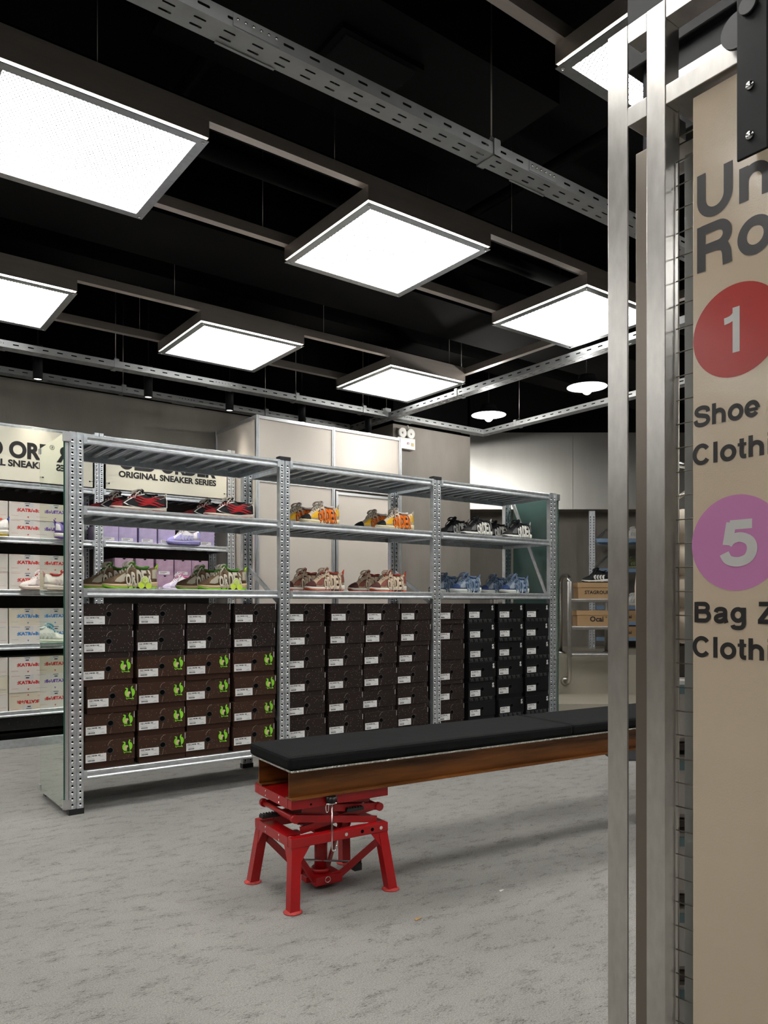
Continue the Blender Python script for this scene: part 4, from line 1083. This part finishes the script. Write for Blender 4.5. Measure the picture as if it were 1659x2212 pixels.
# ---------------------------------------------------------------- recess: ladders, boxes, rear shelves
def fr(name_obj): name_obj.rotation_euler = (0, 0, -YAW)
def ladder(r0, lab):
    t = thing('pool_ladder', lab, 'ladder', front(r0, 8.0), -YAW, 'steel pool ladders fixed to the ledge')
    for x in (0.0, 0.5):
        z1 = 1.335
        pts = [(x, 0.17, 0.285), (x, 0.06, 0.285), (x, 0.015, 0.30), (x, 0.0, 0.34), (x, 0.0, z1)]
        pts += [(x, 0.2 - 0.2 * math.cos(R(a)), z1 + 0.075 * math.sin(R(a))) for a in range(20, 161, 20)]
        pts += [(x, 0.40, z1), (x, 0.40, 0.59)]
        MB().tube(pts, 0.021, M['stainless'], 12).build('handrail', t)
        MB().lathe([(0.0001, 0.0), (0.05, 0.0), (0.05, 0.01), (0.024, 0.02)], M['stainless'], 20).build('flange', t, loc=(x, 0.178, 0.285)).rotation_euler = (PI / 2, 0, 0)
        MB().lathe([(0.0001, 0.0), (0.05, 0.0), (0.05, 0.012), (0.024, 0.03)], M['stainless'], 20).build('flange', t, loc=(x, 0.40, 0.5635))
    for z in (0.593, 0.877, 1.161):
        MB().box(0.02, 0.48, -0.02, 0.10, z - 0.04, z - 0.008, M['stainless'], 0.004).box(0.022, 0.478, -0.015, 0.095, z - 0.008, z - 0.003, M['galv']).build('tread', t)
ladder(1.928, 'stainless steel pool ladder on the ledge carrying two kraft boxes')
ladder(1.165, 'stainless steel pool ladder mostly hidden behind the rack')
def kraft(r_, d_, z, W, H, lab, txt, tsize, grp='kraft shoe boxes in the recess'):
    t = thing('kraft_box', lab, 'shoe box', front(r_, d_, z), -YAW, grp)
    MB().box(0.008, W - 0.008, 0.005, 0.20, 0, H - 0.01, M['kraft']).build('body', t)
    MB().box(0, W, 0, 0.205, H * 0.70, H, M['kraft'], 0.0015).build('lid', t)
    if txt: link('print', text_mesh(txt, tsize, 0.03, width=None, align='CENTER', m=M['ink'], res=2), t, (W / 2, 0.0035, H * 0.30))
    return t
kraft(2.012, 7.99, 1.158, 0.40, 0.168, 'kraft box with arched black logo under the black sneaker', 'STAGROUP', 0.036)
o = kraft(2.0, 7.99, 0.874, 0.42, 0.162, 'kraft box reading Ocai on the middle tread', 'Ocai', 0.055)
b = MB(); link('print', text_mesh('TM', 0.012, 0.01, align='LEFT', m=M['ink'], res=1), o, (0.295, 0.0035, 0.087))
lo_ = lone('bw', (*front(2.225, 8.06)[:2], 1.158 + 0.168), 'on the upper kraft box of the ladder', rz=-YAW)
# rear shelves on the ledge
rs = thing('ledge_shelving', 'galvanised shelf unit on the ledge behind the ladder', 'shelving rack', front(2.62, 9.28, 0.563), -YAW)
M['blue_reflect'] = mat('steel with blue reflection', (0.30, 0.45, 0.66), 0.3, 0.6)  # blue reflection on the galvanised edges, put into the colour
UPB = upright_meshes(1.66)
for x in (-0.11, 1.35):
    link('upright', UPB, rs, (x, 0, 0.002))
    for z in (0.95, 1.28): MB().tube([(x + 0.02, 0.02, z), (x + 0.30, 0.4, z + 0.2)], 0, M['galv'], rect=(0.01, 0.025)).build('brace', rs)
for z in (0.14, 0.33, 0.52, 0.97, 1.33):
    b = MB().box(-0.06, 1.32, 0.0, 0.02, z - 0.045, z, M['blue_reflect']).box(0.07, 1.32, 0.40, 0.42, z - 0.045, z, M['blue_reflect']).box(0.07, 1.32, 0.02, 0.40, z - 0.006, z, M['galv_dull'])
    b.build('shelf', rs)
for (x, z, lab) in ((0.20, 0.33, 'kraft box on the rear shelf beside the ladder, upper'), (0.60, 0.33, 'small orange-brown box on the rear shelf, upper right'), (0.60, 0.14, 'small orange-brown box on the rear shelf, lower right'), (0.20, 0.14, 'kraft box on the rear shelf, behind the Ocai box')):
    p = front(2.62 + x - 0.04, 9.30, 0.563 + z)
    kraft(2.62 + x - 0.04, 9.30, 0.563 + z, 0.29 if x > .3 else 0.33, 0.13, lab, 'Ocai' if x < .3 else None, 0.04)
lone('bg', (*front(2.62 + 0.42, 9.40)[:2], 0.563 + 1.33), 'on the top rear shelf between the steel posts', rz=-YAW)
lone('cm', (*front(2.62 + 0.42, 9.40)[:2], 0.563 + 0.97), 'between the steel posts on the rear shelf', rz=-YAW)
lone('bg', (*front(2.62 + 0.42, 9.40)[:2], 0.563 + 0.52), 'on the lower rear shelf between the steel posts', rz=-YAW)
o = MB().box(1.62, 3.3, 5.42, 7.2, 0.0, 0.008, M['matdark']).build('floor_mat', rz=-YAW, label='dark speckled mat on the floor beyond the bench', category='mat')

# ---------------------------------------------------------------- red lift stool
def lift(loc, rz, lab):
    t = thing('lift_stool', lab, 'lift stand', loc, rz, 'red scissor lift stands under the bench')
    r = M['red']
    fx_, fy_ = 0.208, 0.166
    def frame(z0, z1, nm):
        b = MB()
        b.box(-fx_, fx_, -fy_, -fy_ + 0.034, z0, z1, r, 0.003).box(-fx_, fx_, fy_ - 0.034, fy_, z0, z1, r, 0.003)
        b.box(-fx_, -fx_ + 0.004, -fy_ + 0.034, fy_ - 0.034, z0, z1 - 0.001, r).box(fx_ - 0.004, fx_, -fy_ + 0.034, fy_ - 0.034, z0, z1 - 0.001, r)
        return b
    lo = frame(0.222, 0.258, 'l'); lo.box(-fx_ + 0.004, -fx_ + 0.06, -fy_ + 0.06, fy_ - 0.06, 0.250, 0.254, r)
    lo = lo.build('lower_frame', t)
    up = frame(0.361, 0.398, 'u')
    up.box(-fx_ + 0.004, -0.07, -fy_ + 0.034, fy_ - 0.034, 0.391, 0.397, r).box(0.07, fx_ - 0.004, -fy_ + 0.034, fy_ - 0.034, 0.391, 0.397, r)
    up = up.build('top_frame', t)
    for o_, z in ((lo, 0.230), (up, 0.369)):
        for y in (-0.06, 0.06):
            for dz in (0, 0.018):
                MB().ball((-fx_ - 0.001, y, z + dz), 0.0042, M['chrome'], (0.6, 1, 1), 8).build('rivet', o_)
    b = MB()
    for x in (0.02, 0.09, 0.135, 0.175):
        b.tube([(x, -fy_ - 0.0004, 0.240), (x, -fy_ - 0.0012, 0.240)], 0.007, M['hole'] if x not in (0.02, 0.175) else M['chrome'], 14)
    b.build('bolt_hole', lo)
    MB().tube([(-0.13, -fy_ - 0.0004, 0.374), (-0.13, -fy_ - 0.0012, 0.374)], 0.004, M['hole'], 12).build('bolt_hole', up)
    for sx in (-1, 1):
        for sy in (-1, 1):
            top = Vector((sx * 0.186, sy * 0.145, 0.224)); bot = Vector((sx * 0.210, sy * 0.180, 0.006))
            lg = MB(); d_ = (bot - top)
            A = [lg.bm.verts.new(top + Vector((a, c, 0))) for a, c in ((-.019, -.019), (.019, -.019), (.019, .019), (-.019, .019))]
            B = [lg.bm.verts.new(bot + Vector((a, c, 0))) for a, c in ((-.019, -.019), (.019, -.019), (.019, .019), (-.019, .019))]
            fs = [lg.bm.faces.new(A), lg.bm.faces.new(B[::-1])] + [lg.bm.faces.new((A[k], A[(k + 1) % 4], B[(k + 1) % 4], B[k])) for k in range(4)]
            lg._tag(fs, r)
            x0 = top.x - sx * 0.019
            ys = top.y + sy * 0.0185
            lg.poly([(x0, ys, 0.222), (x0 - sx * 0.035, ys, 0.222), (x0 + sx * 0.006, ys + sy * 0.006, 0.168)], r, (0, -sy * 0.004, 0))
            lg.poly([(top.x + sx * 0.0185, top.y - sy * 0.019, 0.222), (top.x + sx * 0.0185, top.y - sy * 0.050, 0.222), (top.x + sx * 0.024, top.y - sy * 0.012, 0.168)], r, (-sx * 0.004, 0, 0))
            lg = lg.build('leg', t)
            MB().lathe([(0.0001, 0.0), (0.034, 0.0), (0.035, 0.003), (0.024, 0.008), (0.0001, 0.009)], M['red_foot'], 20, (bot.x, bot.y, 0)).build('foot_pad', lg)
            MB().tube([(sx * 0.172, sy * 0.150, 0.188), (sx * 0.060, sy * 0.052, 0.052), (sx * 0.02, sy * 0.045, 0.045)], 0, r, rect=(0.008, 0.026)).build('brace', t)
    b = MB().box(-0.055, 0.065, -0.060, 0.060, 0.022, 0.058, r, 0.004)
    b.box(-0.075, -0.055, -0.022, 0.022, 0.03, 0.052, r); b.build('base_hub', t)
    MB().cyl((0.0, 0.0, 0.05), (0, 0, 0.225), 0.026, r, 20).cyl((0, 0, 0.058), (0, 0, 0.075), 0.038, r, 20).box(-0.05, 0.05, -0.13, 0.13, 0.225, 0.232, r).build('jack_cylinder', t)
    MB().box(-0.105, -0.080, 0.02, 0.05, 0.11, 0.222, r).build('ratchet_post', t)
    MB().cyl((-0.12, 0.0, 0.125), (0.12, -0.045, 0.085), 0.004, M['galv_dull'], 8).build('pedal_rod', t)
    MB().box(0.11, 0.145, -0.075, -0.025, 0.055, 0.085, M['rubber'], 0.003).box(0.13, 0.15, -0.06, -0.04, 0.082, 0.10, M['rubber']).build('pedal', t)
    for p in ((-0.115, 0.0, 0.128), (-0.085, 0.015, 0.118), (-0.005, -0.064, 0.045)):
        MB().tube([(p[0] + 0.011 * math.cos(a), p[1] - 0.003, p[2] + 0.011 * math.sin(a)) for a in [2 * PI * k / 14 for k in range(14)]], 0.0018, M['chrome'], 6, closed=True).build('lock_ring', t)
    # double scissor arms, folded low
    for sy in (-1, 1):
        y = sy * 0.135; yi = sy * 0.120
        for (p, q, yy) in (((-0.182, 0.322), (0.172, 0.268), y), ((-0.150, 0.270), (0.182, 0.316), yi), ((-0.182, 0.322), (0.150, 0.352), yi), ((0.182, 0.316), (-0.150, 0.354), y)):
            MB().tube([(p[0], yy, p[1]), (q[0], yy, q[1])], 0, r, rect=(0.008, 0.026)).build('scissor_arm', t)
    for x, z in ((-0.182, 0.322), (0.182, 0.316)):
        MB().cyl((x, -0.135, z), (x, 0.135, z), 0.010, r, 16).cyl((x, -0.148, z), (x, -0.128, z), 0.016, r, 16).cyl((x, 0.148, z), (x, 0.128, z), 0.016, r, 16).build('roller_bar', t)
    b = MB().box(-0.150, -0.03, -0.10, 0.10, 0.286, 0.292, r).box(0.03, 0.150, -0.10, 0.10, 0.300, 0.306, r); b.build('cross_plate', t)
    for x0, y0, z0 in ((-0.215, 0.075, 0.275), (0.03, -0.155, 0.318)):
        b = MB().box(x0, x0 + 0.075, y0, y0 + 0.035, z0, z0 + 0.012, M['rubber'], 0.002)
        for k in range(6): b.box(x0 + 0.004 + k * 0.012, x0 + 0.009 + k * 0.012, y0 + 0.001, y0 + 0.034, z0 + 0.012, z0 + 0.016, M['rubber'])
        b.build('rubber_pad', t)
    # star knob and hook pins on the front
    x = -0.052; y = -fy_ - 0.014
    kb = MB()
    for k in range(8):
        a = k * PI / 4; kb.cyl((x + 0.015 * math.cos(a), y + 0.015 * math.sin(a), 0.378), (x + 0.015 * math.cos(a), y + 0.015 * math.sin(a), 0.396), 0.007, M['black_plastic'], 10)
    kb.cyl((x, y, 0.372), (x, y, 0.396), 0.016, M['black_plastic'], 14); kb = kb.build('star_knob', t)
    MB().tube([(x - 0.022, y, 0.372), (x - 0.015, y - 0.008, 0.370), (x + 0.015, y - 0.008, 0.370), (x + 0.024, y, 0.372)], 0.0035, M['chrome'], 8).cyl((x, y, 0.372), (x, -fy_, 0.37), 0.006, M['chrome']).build('yoke', kb)
    hk = [(x, y - 0.004, 0.370), (x, y - 0.004, 0.205)] + [(x + 0.010 - 0.010 * math.cos(R(a)), y - 0.004, 0.205 - 0.012 * math.sin(R(a))) for a in range(30, 181, 30)] + [(x + 0.020, y - 0.004, 0.215)]
    MB().tube(hk, 0.0032, M['chrome'], 8).build('hook_pin', kb)
    MB().tube([(x - 0.020 + 0.006 * math.cos(a), y - 0.004, 0.356 + 0.016 * math.sin(a)) for a in [2 * PI * k / 14 for k in range(14)]], 0.0018, M['chrome'], 6, closed=True).build('clip_ring', kb)
    return t
lift((1.614, 2.574, 0), R(-4.0), 'red steel scissor lift stand under the near end of the bench')
lift((1.614 + 2.52 * math.cos(R(-4.6)), 2.574 + 2.52 * math.sin(R(-4.6)), 0), R(-4.6), 'red steel scissor lift stand under the far end, hidden behind the sign')

# ---------------------------------------------------------------- bench
bench = thing('bench', 'long black cushioned bench on rusty steel beams, resting on red lift stands', 'bench', (1.405, 2.578, 0.3985), R(-4.8))
BLn = 2.95
for y in (-0.138, 0.138):
    b = MB().box(0, BLn, y - 0.003, y + 0.003, 0.006, 0.100, M['rust']).box(0, BLn, y - 0.029, y + 0.029, 0, 0.006, M['rust']).box(0, BLn, y - 0.029, y + 0.029, 0.100, 0.106, M['rust'])
    b.build('steel_beam', bench)
MB().box(-0.014, BLn + 0.014, -0.186, 0.180, 0.106, 0.113, M['treadplate']).build('tread_plate', bench)
for a, c in ((-0.022, 1.385), (1.388, BLn + 0.02)):
    b = MB().box(a, c, -0.188, 0.184, 0.114, 0.162, M['cushion'], 0.012)
    b.tube([(a + 0.02, -0.170, 0.1612), (c - 0.02, -0.170, 0.1612), (c - 0.02, 0.166, 0.1612), (a + 0.02, 0.166, 0.1612)], 0.0016, M['cushion'], 6, closed=True)
    b.build('cushion', bench)

# ---------------------------------------------------------------- steel frame, wire mesh and sign at the right
FU = 1.42
gate = thing('steel_frame', 'tall stainless steel gate frame in the right foreground', 'frame', (FU, 0, 0))
st = M['stainless']
FZ = 2.362
MB().box(0, 0.005, 1.019, 1.070, 0, FZ, st, 0.0008).build('post', gate)
MB().box(0, 0.050, 0.927, 0.972, 0, FZ, st, 0.0015).build('post', gate)
M['shaded_steel'] = mat('shaded brushed steel', (0.22, 0.19, 0.16), 0.35, 0.9)  # same stainless steel, with the rear post's shade put into the colour
MB().box(0.146, 0.196, 1.046, 1.101, 0, 2.172, M['shaded_steel'], 0.0015).build('post', gate)
MB().box(0.001, 0.050, 0.972, 1.019, 2.322, FZ, st, 0.001).build('rail', gate)
MB().box(0.001, 0.050, -0.35, 0.927, 2.322, FZ, st, 0.0015).build('rail', gate)
MB().box(0.001, 0.148, 0.972, 1.019, 2.143, 2.183, st, 0.001).build('rail', gate)
MB().box(0.001, 0.100, -0.35, 0.927, 2.143, 2.183, st, 0.0015).build('rail', gate)
MB().box(0.16, 0.19, -0.35, 1.046, 2.29, 2.32, st, 0.0015).build('rail', gate)
MB().box(0.148, 0.194, 0.95, 1.046, 2.10, 2.14, st, 0.001).build('rail', gate)
MB().box(0.001, 0.050, -0.35, -0.30, 0, 2.322, st, 0.0015).build('post', gate)
mesh_ = thing('wire_mesh', 'welded steel wire mesh panel behind the tan sign', 'wire mesh', (FU + 0.038, 0, 0))
b = MB()
z = 0.03
b2 = MB(); 
for k in range(42): b2.cyl((0, -0.29, 0.035 + k * 0.05), (0, 0.926, 0.035 + k * 0.05), 0.0013, M['wire'], 6)
b2.build('horizontal_wires', mesh_)
b2 = MB()
for k in range(13): b2.cyl((0.0026, 0.922 - k * 0.1, 0.02), (0.0026, 0.922 - k * 0.1, 2.142), 0.0015, M['wire'], 6)
b2.build('vertical_wires', mesh_)
# grey inner panel
MB().box(FU + 0.115, FU + 0.140, 0.900, 0.955, 0.0, 2.09, M['greypanel'], 0.001).build('divider_panel', label='narrow grey divider panel behind the wire mesh', category='panel')
# sign
sign = thing('directory_sign', 'tall glossy tan directory sign with lettering and coloured number discs', 'sign', (FU + 0.010, 0.871, 0), -PI / 2)
# local x runs along -v, faces -y(local) = -u(world)
MB().box(0, 0.58, 0, 0.020, 0.12, 2.130, M['tan'], 0.001).build('board', sign)
ARC = lambda cx, cz, rx, rz, a0, a1, n=16: [(cx + rx * math.cos(R(a0 + (a1 - a0) * i / n)), cz + rz * math.sin(R(a0 + (a1 - a0) * i / n))) for i in range(n + 1)]
ARCH = [(0.175, 0.36)] + ARC(0.425, 0.385, 0.25, 0.25, 180, 0) + [(0.675, 0.0)]
GL = {'U': (1.0, [[(.18, 1), (.18, .42)] + ARC(.5, .42, .32, .335, 180, 360) + [(.82, .42), (.82, 1)]]),
 'n': (.85, [[(.175, 0), (.175, .73)], ARCH]),
 'R': (1.0, [[(.18, 0), (.18, 1)], [(.18, .90), (.58, .90)] + ARC(.58, .685, .22, .215, 90, -90) + [(.18, .47)], SM([(.56, .47), (.70, .42), (.77, .30), (.79, .14), (.80, 0)])]),
 'o': (.85, [ARC(.425, .365, .29, .30, 0, 360, 32)]),
 'S': (.93, [SM([(.80, .68), (.74, .84), (.48, .915), (.23, .85), (.17, .70), (.28, .58), (.50, .52), (.73, .44), (.80, .28), (.70, .13), (.46, .075), (.20, .14), (.12, .33)])]),
 'h': (.85, [[(.175, 0), (.175, 1)], ARCH]),
 'e': (.78, [[(.16, .33), (.66, .33)], ARC(.385, .365, .27, .295, 0, 322, 26)]),
 'C': (1.0, [ARC(.5, .5, .36, .42, 36, 324, 26)]),
 'l': (.39, [[(.195, 0), (.195, 1)]]),
 't': (.46, [SM([(.22, .93), (.22, .5), (.22, .22), (.28, .10), (.43, .085)]), [(.03, .655), (.43, .655)]]),
 'i': (.39, [[(.195, 0), (.195, .73)], [(.195, .84), (.195, 1)]]),
 'g': (.85, [ARC(.40, .385, .25, .27, 0, 360, 26), SM([(.67, .73), (.67, .3), (.67, -.03), (.58, -.19), (.38, -.225), (.20, -.19), (.15, -.09)])]),
 'B': (1.0, [[(.18, 0), (.18, 1)], [(.18, .905), (.56, .905)] + ARC(.56, .73, .19, .175, 90, -90) + [(.18, .545)], [(.18, .53), (.60, .53)] + ARC(.60, .312, .21, .217, 90, -90) + [(.18, .095)]]),
 'a': (.80, [SM([(.14, .50), (.20, .62), (.38, .665), (.56, .61), (.60, .47), (.60, .2), (.66, .0)]), SM([(.60, .40), (.38, .365), (.19, .29), (.155, .17), (.26, .075), (.44, .09), (.59, .22)])]),
 'Z': (.85, [[(.11, .90), (.77, .90)], [(.70, .87), (.16, .13)], [(.07, .095), (.80, .095)]]),
 '1': (.77, [[(.50, 0), (.50, 1)], SM([(.52, .93), (.42, .81), (.30, .76), (.14, .745)])]),
 '5': (.77, [[(.70, .905), (.24, .905)], [(.27, .96), (.19, .46)], SM([(.19, .48), (.28, .58), (.46, .625), (.65, .53), (.70, .345), (.62, .16), (.42, .08), (.21, .13), (.12, .28)])]),
 'O': (1.08, [ARC(.54, .5, .42, .42, 0, 360, 32)]), 'c': (.78, [ARC(.40, .365, .27, .295, 45, 315, 20)]), ' ': (.39, [])}
def stext(txt, x, z, cap, wd, m, sw=0.21):
    tot = sum(GL[c][0] for c in txt) - 0.14; k = cap; kx = wd / tot; b = MB(); pen = -0.07
    for c in txt:
        for si, st_ in enumerate(GL[c][1]):
            w_ = sw * (0.72 if (c == 't' and si == 1) or (c == '1' and si == 1) or (c in 'e' and si == 0) else 1.0)
            yo = -0.0006 - 0.00012 * si
            P_ = [Vector((p[0], p[1])) for p in st_]; closed = (P_[0] - P_[-1]).length < 1e-4
            L_, R_ = [], []
            for i, p in enumerate(P_):
                a = P_[i - 1] if i else (P_[-2] if closed else p); d = P_[i + 1] if i < len(P_) - 1 else (P_[1] if closed else p)
                t_ = (d - a).normalized(); n_ = Vector((-t_.y, t_.x)); L_.append(p + n_ * w_ / 2); R_.append(p - n_ * w_ / 2)
            for i in range(len(P_) - 1):
                q = [L_[i], L_[i + 1], R_[i + 1], R_[i]]
                b.poly([(x + (pen + v.x) * kx, yo, z + v.y * k) for v in q], m)
        pen += GL[c][0]
    for f in b.bm.faces:
        if f.normal.y > 0: f.normal_flip()
    me = bpy.data.meshes.new('lettering'); b.bm.to_mesh(me); b.bm.free(); me.materials.append(m)
    return me
for a_ in (('Un', 0.009, 1.876, 0.091, 0.150), ('Ro', 0.009, 1.772, 0.091, 0.150), ('Shoe', 0.004, 1.4636, 0.041, 0.131),
           ('Clothing', 0.001, 1.3875, 0.041, 0.232), ('Bag Z', 0.0035, 1.072, 0.041, 0.160), ('Clothing', 0.001, 1.003, 0.041, 0.232)):
    link('lettering', stext(*a_, M['sign_ink']), sign)
for (cz, r_, m_, n_, nz, nw, nx) in ((1.6365, 0.0895, M['sign_red'], '1', 1.594, 0.042, 0.062), (1.227, 0.0925, M['sign_pink'], '5', 1.183, 0.060, 0.062)):
    d_ = MB().poly([(0.0905 + r_ * math.cos(2 * PI * k / 64), -0.0003, cz + r_ * math.sin(2 * PI * k / 64)) for k in range(64)], m_).build('number_disc', sign)
    link('numeral', stext(n_, nx, nz, 0.087, nw, M['sign_grey']), d_)
# sliding door bracket at the top right
br = thing('door_bracket', 'black riveted door hanger bracket at the top right', 'bracket', (FU - 0.030, 0.730, 0), 0)
bx0 = -0.02
MB().box(0.0, 0.006, -0.030, 0.030 - 0.002, 1.936, 2.46, M['black_paint'], 0.002).box(0.006, 0.028, -0.026, 0.020, 2.20, 2.46, M['black_paint']).build('plate', br)
for z in (1.973, 2.065):
    MB().ball((-0.002, 0.002, z), 0.0082, M['chrome'], (0.5, 1, 1), 14).build('rivet', br)
MB().tube([(-0.008, 0.004, 2.212), (0.0, 0.004, 2.212)], 0.016, M['black_plastic'], 24).build('bumper', br)
MB().tube([(0.008, 0.030, 2.190), (0.016, 0.030, 2.190)], 0.034, M['black_plastic'], 28).build('wheel', br)
MB().box(0.20, 0.28, -0.45, 1.134, 2.215, 2.43, M['black_paint'], 0.004).box(0.18, 0.28, -0.45, 1.165, 2.42, 2.72, M['black_paint'], 0.004).build('track_cover', label='black track cover box between the top rails of the steel frame', category='cover').location = (FU + 0.02, 0, 0)

# stock seen through the mesh
g = thing('hanging_jacket', 'beige padded jacket hanging behind the wire mesh', 'jacket', (1.93, 1.19, 1.0), R(-10))
b = MB()
for k in range(4): b.tube([(-0.12, 0, 0.06 + k * 0.085), (-0.06, -0.035, 0.055 + k * 0.085), (0.06, -0.035, 0.055 + k * 0.085), (0.12, 0, 0.06 + k * 0.085)], [0.035, 0.052, 0.052, 0.035], M['puffer'], 12)
b.build('jacket_body', g)
MB().tube([(-0.13, -0.01, 0.30), (-0.155, -0.02, 0.15), (-0.16, -0.02, 0.0)], [0.04, 0.045, 0.035], M['puffer'], 12).build('sleeve', g)
MB().tube([(0.13, -0.01, 0.30), (0.155, -0.02, 0.15), (0.16, -0.02, 0.0)], [0.04, 0.045, 0.035], M['puffer'], 12).build('sleeve', g)
MB().tube([(-0.10, 0, 0.36), (0, 0, 0.42), (0.10, 0, 0.36)], 0.006, M['wire'], 8).tube([(0, 0, 0.42), (0, 0, 0.47), (0.02, 0, 0.49), (0.035, 0, 0.472)], 0.003, M['wire'], 6).build('hanger', g)
MB().cyl((1.93 - 0.2, 1.20, 1.488), (1.93 + 0.35, 1.20, 1.488), 0.008, M['chrome']).build('hanging_rail', label='thin steel rail holding the beige jacket', category='rail')
M['bagtop'] = mat('teal printed band', (0.16, 0.26, 0.29), 0.4)
for k in range(5):
    z = 0.03 + k * 0.185
    t = thing('bagged_garment', 'pale plastic-sleeved garment behind the mesh, %s in the column' % ('bottom', 'second from the bottom', 'middle', 'second from the top', 'topmost')[k], 'garment bag', (1.74, 1.055, z), R(-40), 'sleeved garments stacked behind the mesh')
    MB().box(-0.07, 0.07, -0.02, 0.05, 0, 0.155, M['plastic_bag'], 0.014).build('sleeve', t)
    MB().box(-0.068, 0.068, -0.0225, -0.0205, 0.120, 0.143, M['bagtop']).build('band', t)
b = MB()
for k in range(5): b.box(-0.09, 0.09, -0.03, 0.06, 0.015 + k * 0.185, 0.03 + k * 0.185, M['darkback'])
b.box(-0.10, -0.09, -0.03, 0.06, 0, 1.0, M['darkback']).box(0.09, 0.10, -0.03, 0.06, 0, 1.0, M['darkback']).box(-0.10, 0.10, 0.06, 0.07, 0, 1.0, M['darkback'])
o = b.build('garment_rack', loc=(1.74, 1.055, 0), rz=R(-40)); o['label'] = 'dark narrow shelf of sleeved garments behind the mesh'; o['category'] = 'shelf'

# scraps on the carpet
o = MB().poly([(0, 0, 0.004), (0.03, 0.006, 0.006), (0.028, 0.016, 0.004), (0.012, 0.012, 0.008), (0.002, 0.014, 0.004)], mat('tan scrap', (0.45, 0.28, 0.12), 0.7), (0, 0, 0.0015)).build('paper_scrap', loc=(1.70, 2.085, -0.003)); o['label'] = 'small tan scrap on the carpet right of the red stand'; o['category'] = 'scrap'
o = MB().poly([(0, 0, 0.004), (0.022, 0.004, 0.006), (0.024, 0.012, 0.004), (0.006, 0.014, 0.004)], M['white_paper'], (0, 0, 0.0015)).build('paper_scrap', loc=(2.13, 2.10, -0.003)); o['label'] = 'small white paper scrap on the carpet below the bench'; o['category'] = 'scrap'
